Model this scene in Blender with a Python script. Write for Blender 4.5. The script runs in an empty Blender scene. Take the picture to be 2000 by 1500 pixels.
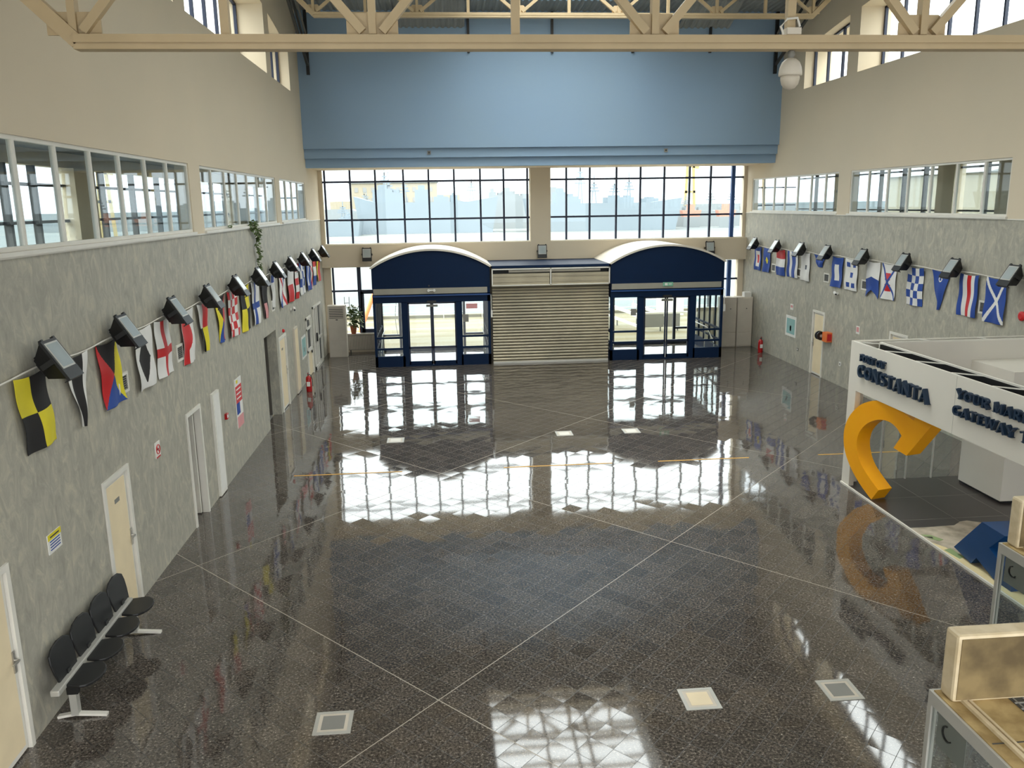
import bpy, bmesh, math, random
from mathutils import Vector, Matrix, Euler
random.seed(7)
C = bpy.context.scene.collection
PI = math.pi
# ------------------------------------------------------------------ camera, sky, exposure
CAMZ = 5.624
cd = bpy.data.cameras.new('camera'); cam = bpy.data.objects.new('camera', cd); C.objects.link(cam)
F_PX, PITCH, YAW, ROLL = 1615.48, 0.2145, 0.0816, -0.0150
fw = Vector((math.sin(YAW)*math.cos(PITCH), math.cos(YAW)*math.cos(PITCH), -math.sin(PITCH)))
rt = Vector((math.cos(YAW), -math.sin(YAW), 0)); up = rt.cross(fw)
R_ = rt*math.cos(ROLL)+up*math.sin(ROLL); U_ = -rt*math.sin(ROLL)+up*math.cos(ROLL)
m3 = Matrix((R_, U_, -fw)).transposed()
cam.matrix_world = Matrix.Translation((0, 0, CAMZ)) @ m3.to_4x4()
cd.sensor_width = 36; cd.sensor_fit = 'HORIZONTAL'; cd.lens = F_PX/2000*36; cd.clip_start = .05; cd.clip_end = 3000
sc = bpy.context.scene; sc.camera = cam
sc.view_settings.view_transform = 'Standard'; sc.view_settings.look = 'None'
sc.view_settings.gamma = 1; sc.view_settings.use_curve_mapping = False
sc.view_settings.exposure = 1.05
w = bpy.data.worlds.new('overcast'); sc.world = w; w.use_nodes = True
nt = w.node_tree; bgn = nt.nodes['Background']
tc = nt.nodes.new('ShaderNodeTexCoord'); sp = nt.nodes.new('ShaderNodeSeparateXYZ'); cr = nt.nodes.new('ShaderNodeValToRGB')
nt.links.new(tc.outputs['Generated'], sp.inputs[0]); nt.links.new(sp.outputs['Z'], cr.inputs[0])
cr.color_ramp.elements[0].position = 0.0; cr.color_ramp.elements[0].color = (.225, .245, .26, 1)
cr.color_ramp.elements[1].position = 1.0; cr.color_ramp.elements[1].color = (1.0, .985, .95, 1)
nt.links.new(cr.outputs[0], bgn.inputs[0]); bgn.inputs[1].default_value = 6.0

# ------------------------------------------------------------------ materials
def srgb(r, g, b):
    f = lambda c: (c/255/12.92) if c/255 <= .04045 else ((c/255+.055)/1.055)**2.4
    return (f(r), f(g), f(b), 1)
def mat(name, col, rough=.6, metal=0, spec=.5, noise=0, nscale=(3, 3, 3), col2=None, emit=None):
    m = bpy.data.materials.new(name); m.use_nodes = True; n = m.node_tree; p = n.nodes['Principled BSDF']
    p.inputs['Base Color'].default_value = col; p.inputs['Roughness'].default_value = rough
    p.inputs['Metallic'].default_value = metal; p.inputs['Specular IOR Level'].default_value = spec
    if True:
        g = n.nodes.new('ShaderNodeNewGeometry'); mp = n.nodes.new('ShaderNodeMapping'); mp.inputs['Scale'].default_value = nscale
        t = n.nodes.new('ShaderNodeTexNoise'); t.inputs['Scale'].default_value = 1; t.inputs['Detail'].default_value = 4
        r = n.nodes.new('ShaderNodeValToRGB'); c2 = col2 or tuple(min(1, c*.93) for c in col[:3])+(1,)
        r.color_ramp.elements[0].position = .35; r.color_ramp.elements[1].position = .65
        r.color_ramp.elements[0].color = col; r.color_ramp.elements[1].color = c2
        n.links.new(g.outputs['Position'], mp.inputs[0]); n.links.new(mp.outputs[0], t.inputs[0])
        n.links.new(t.outputs[0], r.inputs[0]); n.links.new(r.outputs[0], p.inputs['Base Color'])
    if emit:
        p.inputs['Emission Color'].default_value = col; p.inputs['Emission Strength'].default_value = emit
    return m
def glassmat(name, tint=(.93, .96, .96, 1), refl=.06):
    m = bpy.data.materials.new(name); m.use_nodes = True; n = m.node_tree; n.nodes.remove(n.nodes['Principled BSDF'])
    o = n.nodes['Material Output']; tr = n.nodes.new('ShaderNodeBsdfTransparent'); gl = n.nodes.new('ShaderNodeBsdfGlossy')
    gl.inputs['Roughness'].default_value = .01; tr.inputs[0].default_value = tint
    lw = n.nodes.new('ShaderNodeLayerWeight'); pw = n.nodes.new('ShaderNodeMath'); pw.operation = 'POWER'; pw.inputs[1].default_value = 5
    n.links.new(lw.outputs['Facing'], pw.inputs[0]); f = n.nodes.new('ShaderNodeMath'); f.operation = 'MULTIPLY_ADD'; f.inputs[1].default_value = .6; f.inputs[2].default_value = refl*.5
    n.links.new(pw.outputs[0], f.inputs[0]); mx = n.nodes.new('ShaderNodeMixShader')
    n.links.new(f.outputs[0], mx.inputs[0]); n.links.new(tr.outputs[0], mx.inputs[1]); n.links.new(gl.outputs[0], mx.inputs[2])
    n.links.new(mx.outputs[0], o.inputs[0]); return m
M = {}
M['wall'] = mat('cream plaster', srgb(214, 200, 176), .85, nscale=(.4, .4, .4), col2=srgb(210, 197, 174))
M['white'] = mat('white paint', srgb(226, 224, 218), .6)
M['blue_wall'] = mat('light blue plaster', srgb(140, 165, 190), .85, nscale=(.3, .3, .3), col2=srgb(142, 166, 188))
M['frame'] = mat('white frame', srgb(222, 218, 208), .45)
M['dark_frame'] = mat('dark blue mullion', srgb(18, 30, 58), .45)
M['blue'] = mat('portal blue', srgb(1, 29, 60), .6, spec=.2)
M['blue_post'] = mat('blue post', srgb(30, 70, 128), .45)
M['stripe'] = mat('grey stripe', srgb(152, 148, 135), .6)
M['cream_roof'] = mat('cream vault', srgb(214, 205, 190), .5)
M['glass'] = glassmat('window glass')
M['glass_dim'] = glassmat('gallery glass', (.80, .84, .85, 1))
M['cream'] = mat('cream door leaf', srgb(232, 214, 178), .5)
M['truss'] = mat('cream painted steel', srgb(194, 172, 136), .5, nscale=(2, 2, 2), col2=srgb(184, 163, 128))
M['black'] = mat('black', srgb(22, 22, 23), .45)
M['dark_grey'] = mat('dark grey', srgb(62, 62, 60), .6)
M['mid_grey'] = mat('mid grey', srgb(130, 128, 122), .6)
M['chrome'] = mat('brushed steel', srgb(190, 188, 182), .3, metal=.8)
M['alu'] = mat('aluminium', srgb(186, 184, 176), .4, metal=.3)
M['lamp_glass'] = mat('lamp glass', srgb(168, 176, 176), .15)
M['red'] = mat('red', srgb(196, 24, 30), .5)
M['darkred'] = mat('dark red gloss', srgb(170, 16, 20), .25)
M['yellow'] = mat('yellow cloth', srgb(222, 206, 40), .7)
M['fblue'] = mat('blue cloth', srgb(34, 70, 148), .7)
M['fwhite'] = mat('white cloth', srgb(222, 220, 216), .75)
M['fblack'] = mat('black cloth', srgb(30, 28, 28), .8)
M['pink'] = mat('pink cloth', srgb(214, 150, 150), .8)
M['orange'] = mat('orange', srgb(226, 120, 60), .6)
M['tape'] = mat('yellow tape', srgb(222, 168, 76), .6)
M['cyellow'] = mat('amber paint', srgb(240, 166, 8), .4, col2=srgb(238, 162, 8))
M['navy'] = mat('navy letters', srgb(18, 42, 66), .35)
M['sblue'] = mat('sculpture blue', srgb(12, 62, 112), .4)
M['panel'] = mat('booth white', srgb(216, 211, 200), .55, nscale=(.5, .5, .5))
M['booth_floor'] = mat('booth floor', srgb(58, 52, 50), .3)
M['map_sand'] = mat('map relief', srgb(196, 184, 166), .7, nscale=(4, 4, 4), col2=srgb(150, 140, 122))
M['map_sand2'] = mat('map sand', srgb(226, 208, 160), .7)
M['map_green'] = mat('map green', srgb(140, 160, 110), .7)
M['beige'] = mat('cabinet beige', srgb(202, 192, 176), .5)
M['ply'] = mat('dusty plywood', srgb(182, 158, 108), .8, nscale=(6, 6, 6), col2=srgb(138, 114, 70))
M['sign_back'] = mat('dirty sign back', srgb(128, 110, 74), .75, nscale=(3.5, 3.5, 3.5), col2=srgb(84, 70, 44))
M['sign_case'] = mat('sign case', srgb(206, 190, 158), .5, nscale=(9, 9, 9), col2=srgb(190, 172, 138))
M['plant'] = mat('leaf green', srgb(66, 88, 44), .6, nscale=(20, 20, 20), col2=srgb(110, 126, 74))
M['terracotta'] = mat('terracotta', srgb(150, 84, 50), .7)
M['rope'] = mat('white rope', srgb(220, 216, 206), .8)
M['slat'] = mat('shutter metal', srgb(176, 165, 140), .42, metal=.2, nscale=(.7, .7, .5), col2=srgb(150, 141, 120))
M['roof'] = mat('corrugated sheet', srgb(150, 152, 148), .5)
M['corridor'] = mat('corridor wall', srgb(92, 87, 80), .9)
M['tealprint'] = mat('teal print', srgb(140, 180, 176), .6)
M['green_sign'] = mat('exit green', srgb(120, 180, 150), .5)
# outdoors: haze is put into the colours, muted and low in contrast
M['sea'] = mat('pale sea', srgb(98, 103, 104), .8, spec=0, nscale=(.02, .08, 1), col2=srgb(108, 112, 111))
M['quay'] = mat('quay concrete', srgb(124, 121, 110), .9, nscale=(.1, .9, 1), col2=srgb(110, 102, 82), spec=0)
M['ship'] = mat('ship grey', srgb(122, 133, 140), .9, spec=0, nscale=(.05, .05, .05))
M['ship2'] = mat('ship pale', srgb(128, 134, 136), .9, spec=0, nscale=(.05, .05, .05))
M['bcream'] = mat('far building cream', srgb(150, 142, 124), .9, spec=0)
M['bgrey'] = mat('far building grey', srgb(136, 136, 134), .9, spec=0)
M['borange'] = mat('far orange', srgb(176, 132, 116), .9, spec=0)
M['tree'] = mat('far trees', srgb(92, 104, 92), 1, spec=0, nscale=(.2, .2, .2))
M['byellow'] = mat('crane yellow', srgb(164, 146, 104), .9, spec=0)

def nodes_of(m):
    m.use_nodes = True; return m.node_tree, m.node_tree.nodes['Principled BSDF']
def stone_mat():
    m = bpy.data.materials.new('grey mottled panel'); n, p = nodes_of(m)
    g = n.nodes.new('ShaderNodeNewGeometry'); mp = n.nodes.new('ShaderNodeMapping'); mp.inputs['Scale'].default_value = (3.2, 3.2, 1.7)
    t = n.nodes.new('ShaderNodeTexNoise'); t.inputs['Scale'].default_value = 1.7; t.inputs['Detail'].default_value = 9; t.inputs['Roughness'].default_value = .68; t.inputs['Distortion'].default_value = 1.1
    r = n.nodes.new('ShaderNodeValToRGB'); e = r.color_ramp.elements
    e[0].position = .3; e[0].color = srgb(146, 143, 131); e[1].position = .74; e[1].color = srgb(194, 188, 166)
    k = e.new(.5); k.color = srgb(164, 160, 147)
    n.links.new(g.outputs['Position'], mp.inputs[0]); n.links.new(mp.outputs[0], t.inputs[0]); n.links.new(t.outputs[0], r.inputs[0]); n.links.new(r.outputs[0], p.inputs['Base Color'])
    p.inputs['Roughness'].default_value = .55; return m
M['stone'] = stone_mat()
def floor_mat():
    m = bpy.data.materials.new('polished dark granite tiles'); n, p = nodes_of(m)
    def mth(op, a, b=None, c=None):
        k = n.nodes.new('ShaderNodeMath'); k.operation = op
        for i, v in enumerate((a, b, c)):
            if v is None: continue
            if isinstance(v, (int, float)): k.inputs[i].default_value = v
            else: n.links.new(v, k.inputs[i])
        return k.outputs[0]
    g = n.nodes.new('ShaderNodeNewGeometry'); s = n.nodes.new('ShaderNodeSeparateXYZ'); n.links.new(g.outputs['Position'], s.inputs[0])
    x, y = s.outputs[0], s.outputs[1]; ca, sa = math.cos(.7528), math.sin(.7528)
    u = mth('DIVIDE', mth('SUBTRACT', mth('SUBTRACT', mth('MULTIPLY', x, ca), mth('MULTIPLY', y, sa)), -6.07), 5.65)
    v = mth('DIVIDE', mth('SUBTRACT', mth('ADD', mth('MULTIPLY', x, ca), mth('MULTIPLY', y, sa)), 5.773), 5.715)
    def edge(a, wd):   # 1 near integer
        d = mth('ABSOLUTE', mth('SUBTRACT', mth('FRACT', mth('ADD', a, .5)), .5)); return mth('LESS_THAN', d, wd)
    u19, v19 = mth('MULTIPLY', u, 19), mth('MULTIPLY', v, 19)
    grout = mth('MAXIMUM', edge(u19, .010), edge(v19, .010))
    joint = mth('MAXIMUM', edge(u, .0011), edge(v, .0011))
    cx = n.nodes.new('ShaderNodeCombineXYZ'); n.links.new(mth('FLOOR', u19), cx.inputs[0]); n.links.new(mth('FLOOR', v19), cx.inputs[1])
    wn = n.nodes.new('ShaderNodeTexWhiteNoise'); wn.noise_dimensions = '3D'; n.links.new(cx.outputs[0], wn.inputs['Vector'])
    sc3 = n.nodes.new('ShaderNodeSeparateColor'); n.links.new(wn.outputs['Color'], sc3.inputs[0])
    # a slow warp gives each tile its own gentle bow
    nw = n.nodes.new('ShaderNodeTexNoise'); nw.inputs['Scale'].default_value = 1.2; nw.inputs['Detail'].default_value = 2; n.links.new(g.outputs['Position'], nw.inputs[0])
    sw = n.nodes.new('ShaderNodeSeparateColor'); n.links.new(nw.outputs['Color'], sw.inputs[0])
    nx = mth('ADD', mth('MULTIPLY', mth('SUBTRACT', sc3.outputs[0], .5), .006), mth('MULTIPLY', mth('SUBTRACT', sw.outputs[0], .5), .004))
    ny = mth('ADD', mth('MULTIPLY', mth('SUBTRACT', sc3.outputs[1], .5), .012), mth('MULTIPLY', mth('SUBTRACT', sw.outputs[1], .5), .006))
    cn = n.nodes.new('ShaderNodeCombineXYZ'); n.links.new(nx, cn.inputs[0]); n.links.new(ny, cn.inputs[1]); cn.inputs[2].default_value = 1
    nm = n.nodes.new('ShaderNodeVectorMath'); nm.operation = 'NORMALIZE'; n.links.new(cn.outputs[0], nm.inputs[0]); n.links.new(nm.outputs[0], p.inputs['Normal'])
    # granite: dark ground with small crystals
    t = n.nodes.new('ShaderNodeTexNoise'); t.inputs['Scale'].default_value = 34; t.inputs['Detail'].default_value = 7; t.inputs['Roughness'].default_value = .82; n.links.new(g.outputs['Position'], t.inputs[0])
    r = n.nodes.new('ShaderNodeValToRGB'); e = r.color_ramp.elements; e[0].position = .40; e[0].color = srgb(38, 35, 33); e[1].position = .58; e[1].color = srgb(106, 98, 90)
    k = e.new(.66); k.color = srgb(215, 208, 194)
    n.links.new(t.outputs[0], r.inputs[0])
    hs = n.nodes.new('ShaderNodeHueSaturation'); n.links.new(r.outputs[0], hs.inputs['Color']); n.links.new(mth('ADD', mth('MULTIPLY', sc3.outputs[2], .35), .82), hs.inputs['Value'])
    m1 = n.nodes.new('ShaderNodeMix'); m1.data_type = 'RGBA'; n.links.new(grout, m1.inputs[0]); n.links.new(hs.outputs[0], m1.inputs[6]); m1.inputs[7].default_value = srgb(34, 33, 32)
    m2 = n.nodes.new('ShaderNodeMix'); m2.data_type = 'RGBA'; n.links.new(joint, m2.inputs[0]); n.links.new(m1.outputs[2], m2.inputs[6]); m2.inputs[7].default_value = srgb(160, 150, 134)
    n.links.new(m2.outputs[2], p.inputs['Base Color'])
    n.links.new(mth('ADD', mth('MULTIPLY', mth('MAXIMUM', grout, joint), .4), .045), p.inputs['Roughness'])
    p.inputs['IOR'].default_value = 1.8
    return m
M['floor'] = floor_mat()

# ------------------------------------------------------------------ mesh helpers
class MB:
    def __init__(s): s.v = []; s.f = []; s.m = []; s.mats = []
    def mi(s, m):
        if m not in s.mats: s.mats.append(m)
        return s.mats.index(m)
    def add(s, vs, fs, m):
        o = len(s.v); s.v += [tuple(a) for a in vs]; i = s.mi(m)
        for f in fs: s.f.append(tuple(o+k for k in f)); s.m.append(i)
        return s
    def box(s, a, b, m):
        x0, x1 = sorted((a[0], b[0])); y0, y1 = sorted((a[1], b[1])); z0, z1 = sorted((a[2], b[2]))
        return s.add([(x0,y0,z0),(x1,y0,z0),(x1,y1,z0),(x0,y1,z0),(x0,y0,z1),(x1,y0,z1),(x1,y1,z1),(x0,y1,z1)],
                     [(0,3,2,1),(4,5,6,7),(0,1,5,4),(1,2,6,5),(2,3,7,6),(3,0,4,7)], m)
    def beam(s, p, q, w, h, m, upv=(0, 0, 1)):
        p = Vector(p); q = Vector(q); d = (q-p).normalized(); u = Vector(upv)
        if abs(d.dot(u)) > .95: u = Vector((0, 1, 0))
        a = d.cross(u).normalized(); b = a.cross(d).normalized(); vs = []
        for e in (p, q):
            for i, j in ((-1,-1),(1,-1),(1,1),(-1,1)): vs.append(e+a*i*w/2+b*j*h/2)
        return s.add(vs, [(0,3,2,1),(4,5,6,7),(0,1,5,4),(1,2,6,5),(2,3,7,6),(3,0,4,7)], m)
    def tube(s, pts, r, m, n=8):
        pts = [Vector(p) for p in pts]; vs = []; fs = []
        rr = r if isinstance(r, (list, tuple)) else [r]*len(pts)
        for i, p in enumerate(pts):
            d = (pts[min(i+1, len(pts)-1)]-pts[max(i-1, 0)]).normalized()
            u = Vector((0, 0, 1)) if abs(d.z) < .9 else Vector((1, 0, 0)); a = d.cross(u).normalized(); b = a.cross(d)
            for k in range(n): vs.append(p+(a*math.cos(2*PI*k/n)+b*math.sin(2*PI*k/n))*rr[i])
        for i in range(len(pts)-1):
            for k in range(n): fs.append((i*n+k, i*n+(k+1) % n, (i+1)*n+(k+1) % n, (i+1)*n+k))
        fs.append(tuple(range(n))[::-1]); fs.append(tuple((len(pts)-1)*n+k for k in range(n)))
        return s.add(vs, fs, m)
    def prism(s, poly, axis, a, b, m):
        """poly: list of 2-D points; axis 'x': (y,z), 'y': (x,z), 'z': (x,y)"""
        def P(p, t): return {'x': (t, p[0], p[1]), 'y': (p[0], t, p[1]), 'z': (p[0], p[1], t)}[axis]
        n = len(poly); vs = [P(p, a) for p in poly]+[P(p, b) for p in poly]
        fs = [tuple(range(n)), tuple(range(n, 2*n))[::-1]]+[(i, (i+1) % n, n+(i+1) % n, n+i) for i in range(n)]
        return s.add(vs, fs, m)
    def lathe(s, prof, c, m, n=16, axis='z'):
        vs = []; fs = []
        for r, h in prof:
            for k in range(n):
                a = 2*PI*k/n; q = (r*math.cos(a), r*math.sin(a), h)
                if axis == 'y': q = (q[0], q[2], q[1])
                if axis == 'x': q = (q[2], q[0], q[1])
                vs.append((c[0]+q[0], c[1]+q[1], c[2]+q[2]))
        for i in range(len(prof)-1):
            for k in range(n): fs.append((i*n+k, i*n+(k+1) % n, (i+1)*n+(k+1) % n, (i+1)*n+k))
        fs.append(tuple(range(n))[::-1]); fs.append(tuple((len(prof)-1)*n+k for k in range(n)))
        return s.add(vs, fs, m)
    def build(s, name, parent=None, smooth=False, bevel=0, loc=None):
        me = bpy.data.meshes.new(name); me.from_pydata(s.v, [], s.f); me.validate()
        for m in s.mats: me.materials.append(M[m])
        if len(me.polygons) == len(s.m): me.polygons.foreach_set('material_index', s.m)
        bm = bmesh.new(); bm.from_mesh(me); bmesh.ops.recalc_face_normals(bm, faces=bm.faces)
        bm.to_mesh(me); bm.free()
        if smooth:
            for p in me.polygons: p.use_smooth = True
        o = bpy.data.objects.new(name, me); C.objects.link(o)
        if parent is not None: o.parent = parent
        if loc: o.location = loc
        if bevel:
            b = o.modifiers.new('bevel', 'BEVEL'); b.width = bevel; b.segments = 2; b.limit_method = 'ANGLE'
        return o
def thing(name, label, cat, loc=(0, 0, 0), rotz=0, group=None):
    o = bpy.data.objects.new(name, None); C.objects.link(o); o.location = loc; o.rotation_euler = (0, 0, rotz)
    o.empty_display_size = .1; o['label'] = label; o['category'] = cat
    if group: o['group'] = group
    return o
def tag(o, label, cat, group=None, kind=None):
    o['label'] = label; o['category'] = cat
    if group: o['group'] = group
    if kind: o['kind'] = kind
    return o
def struct(o, label=None, cat=None):
    o['kind'] = 'structure'
    if label: o['label'] = label
    if cat: o['category'] = cat
    return o
def sthing(name, label, cat):
    o = bpy.data.objects.new(name, None); C.objects.link(o); return struct(o, label, cat)
def dup(root, loc=None, label=None, rot=None):
    r = root.copy(); C.objects.link(r)
    if loc is not None: r.location = loc
    if rot is not None: r.rotation_euler = rot
    if label: r['label'] = label
    for ch in list(root.children):
        c = ch.copy(); C.objects.link(c); c.parent = r
        for g in list(ch.children):
            d = g.copy(); C.objects.link(d); d.parent = c
    return r

XL, XR, YF, LEDGE, ZROOF = -4.564, 12.07, 32.7, 9.18, 12.2
def wall_x(name, x0, x1, ys, zs, holes, zsplit=None, mats=('wall', 'stone'), label=None):
    """wall slab normal to x between x0 and x1 with rectangular holes (y0,y1,z0,z1)"""
    Y = sorted(set(list(ys)+[h[0] for h in holes]+[h[1] for h in holes]))
    Z = sorted(set(list(zs)+[h[2] for h in holes]+[h[3] for h in holes]+([zsplit] if zsplit else [])))
    Y = [y for y in Y if ys[0] <= y <= ys[-1]]; Z = [z for z in Z if zs[0] <= z <= zs[-1]]
    b = MB()
    def solid(i, j):
        if i < 0 or j < 0 or i >= len(Y)-1 or j >= len(Z)-1: return False
        cy, cz = (Y[i]+Y[i+1])/2, (Z[j]+Z[j+1])/2
        return not any(h[0] < cy < h[1] and h[2] < cz < h[3] for h in holes)
    for i in range(len(Y)-1):
        for j in range(len(Z)-1):
            if not solid(i, j): continue
            y0, y1, z0, z1 = Y[i], Y[i+1], Z[j], Z[j+1]
            m = mats[1] if (zsplit and z1 <= zsplit+1e-6) else mats[0]
            b.add([(x0,y0,z0),(x0,y1,z0),(x0,y1,z1),(x0,y0,z1)], [(0,1,2,3)], m)
            b.add([(x1,y0,z0),(x1,y1,z0),(x1,y1,z1),(x1,y0,z1)], [(0,1,2,3)], m)
            if not solid(i-1, j): b.add([(x0,y0,z0),(x1,y0,z0),(x1,y0,z1),(x0,y0,z1)], [(0,1,2,3)], m)
            if not solid(i+1, j): b.add([(x0,y1,z0),(x1,y1,z0),(x1,y1,z1),(x0,y1,z1)], [(0,1,2,3)], m)
            if not solid(i, j-1): b.add([(x0,y0,z0),(x1,y0,z0),(x1,y1,z0),(x0,y1,z0)], [(0,1,2,3)], m)
            if not solid(i, j+1): b.add([(x0,y0,z1),(x1,y0,z1),(x1,y1,z1),(x0,y1,z1)], [(0,1,2,3)], m)
    return struct(b.build(name), label, 'wall')

# ------------------------------------------------------------------ floor, walls
struct(MB().box((XL-.2, -3, -.3), (XR+.2, 33.2, 0), 'floor').build('floor'), 'polished dark granite floor of small diagonal tiles', 'floor')
GL = [(8.65, 16.05), (16.77, 24.2), (24.85, 29.4)]
GR = [(8.9, 16.4), (17.1, 24.15), (24.9, 32.0)]
WZ0, WZ1 = 5.20, 6.43
DOORS_L = [(7.38, 8.33), (10.78, 11.69), (14.45, 15.32), (22.98, 24.05)]
hl = [(a, b, WZ0, WZ1) for a, b in GL]+[(a, b, -1, 2.1) for a, b in DOORS_L]+[(21.2, 22.75, -1, 2.38), (29.15, 31.1, -1, 2.22), (27.66, 28.75, -1, 2.02)]
wall_x('wall_left', XL, XL-.25, (-3, YF+.1), (0, LEDGE), hl, 5.15, label='left side wall, grey mottled panels below and cream plaster above')
hr = [(a, b, WZ0, WZ1) for a, b in GR]+[(25.18, 26.05, -1, 2.1), (20.4, 21.3, -1, 2.1)]
wall_x('wall_right', XR, XR+.25, (-3, YF+.1), (0, LEDGE), hr, 5.15, label='right side wall, grey mottled panels below and cream plaster above')
# ledges on top of the walls, under the clerestory
struct(MB().box((XL-.95, -3, LEDGE-.25), (XL-.26, 29.6, LEDGE), 'wall').box((XR+.26, -3, LEDGE-.25), (XR+.95, 29.6, LEDGE), 'wall').build('trim_1'), 'cream ledges below the high windows', 'ledge')
# sill trims
tb = MB()
for a, b in GL: tb.box((XL-.0, a-.04, 5.15), (XL+.05, b+.04, 5.2), 'frame')
for a, b in GR: tb.box((XR+.0, a-.04, 5.15), (XR-.05, b+.04, 5.2), 'frame')
tb.box((XL, -3, 5.13), (XL+.015, YF, 5.155), 'frame'); tb.box((XR, -3, 5.13), (XR-.015, YF, 5.155), 'frame')
struct(tb.build('trim_2'), 'pale sills under the gallery windows', 'trim')
# gallery windows
wn = [0]
def gal_window(xw, sgn, a, b, mull, label):
    wn[0] += 1; t = sthing('window_%d' % wn[0], label, 'window')
    x = xw-sgn*.05   # sgn +1: wall faces +x
    fb = MB()
    def bar(y0, z0, y1, z1, wd=.05): fb.box((x-.03, y0, z0), (x+.03, y1, z1), 'frame')
    bar(a, WZ0, b, WZ0+.05); bar(a, WZ1-.05, b, WZ1); bar(a, WZ0+.05, a+.05, WZ1-.05); bar(b-.05, WZ0+.05, b, WZ1-.05)
    for y in mull: bar(y-.028, WZ0+.05, y+.028, WZ1-.05)
    fb.build('window_frame', t)
    MB().box((x-.008, a+.03, WZ0+.03), (x+.008, b-.03, WZ1-.03), 'glass_dim').build('window_pane', t)
    # one rolled open sash gap line
gal_window(XL, 1, *GL[0], [9.72, 10.72, 11.74, 12.76, 13.83, 14.88], 'long gallery window on the left wall, nearest the camera')
gal_window(XL, 1, *GL[1], [17.65, 18.71, 19.81, 20.84, 21.97, 22.98], 'middle gallery window on the left wall with the trailing plant below')
gal_window(XL, 1, *GL[2], [25.9, 26.95, 28.0], 'farthest short gallery window on the left wall')
gal_window(XR, -1, *GR[1], [18.02, 19.05, 20.08, 21.11, 22.11, 23.13], 'large gallery window on the right wall')
gal_window(XR, -1, *GR[2], [25.82, 26.85, 27.88, 28.95, 29.91, 30.93], 'far small looking gallery window on the right wall')
gal_window(XR, -1, *GR[0], [10, 11, 12, 13, 14, 15.2], 'gallery window on the right wall, nearest the camera')
# galleries behind: floor, ceiling, outer glazing, piers, end glazing
def gallery(xw, xo, name, mulls, piers, zt, zb, tr, n):
    s = 1 if xo > xw else -1
    xi = xw+s*.26
    struct(MB().box((xi, -3, 4.72), (xo+s*.3, YF+.1, 4.9), 'mid_grey').build('floor'), 'walkway floor of the %s gallery' % name, 'floor')
    struct(MB().box((xi, -3, 6.62), (xo+s*.3, YF+.1, 8.9), 'mid_grey').build('ceiling'), 'ceiling of the %s gallery' % name, 'ceiling')
    wb = MB().box((xo, -3, 4.9), (xo+s*.2, YF+.1, zb), 'wall').box((xo, -3, zt), (xo+s*.2, YF+.1, 6.62), 'wall')
    for a, b in piers: wb.box((xo-s*.12, a, zb), (xo+s*.2, b, zt), 'wall')
    wb.box((xo, -3, 0), (xo+s*.2, YF+.1, 4.72), 'wall')
    struct(wb.build('wall_outer_'+name), 'outer wall of the %s gallery' % name, 'wall')
    wn[0] += 1; t = sthing('window_%d' % wn[0], 'outer glazing of the %s gallery, looking out on the harbour' % name, 'window')
    fb = MB()
    for z in tr: fb.box((xo+s*.05, -3, z-.025), (xo+s*.12, YF, z+.025), 'dark_grey')
    for y in mulls: fb.box((xo+s*.03, y-.04, zb), (xo+s*.14, y+.04, zt), 'dark_grey')
    for z in (zb+.35, zt-.4): fb.box((min(xi, xo), YF-.05, z-.025), (max(xi, xo), YF+.02, z+.025), 'dark_frame')
    fb.build('window_frame', t)
    MB().box((xo+s*.08, -3, zb), (xo+s*.09, YF, zt), 'glass').build('window_pane', t)
gallery(XL, -6.6, 'left', [5, 7, 9, 10.2, 11.4, 12.7, 13.7, 14.65, 17.5, 19.15, 20.8, 22.4, 24, 25.6, 27, 30, 31.5], [(15.8, 16.7), (27.3, 29.2)], 6.36, 5.07, (5.44, 6.05), 1)
gallery(XR, 14.1, 'right', [6, 8, 10, 12, 14, 16, 18, 20, 21, 23.8, 24.95, 26.3, 27.9, 29.4, 31], [(22.1, 22.9), (19.6, 20.3)], 6.5, 5.07, (5.26, 6.41), 1)
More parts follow.
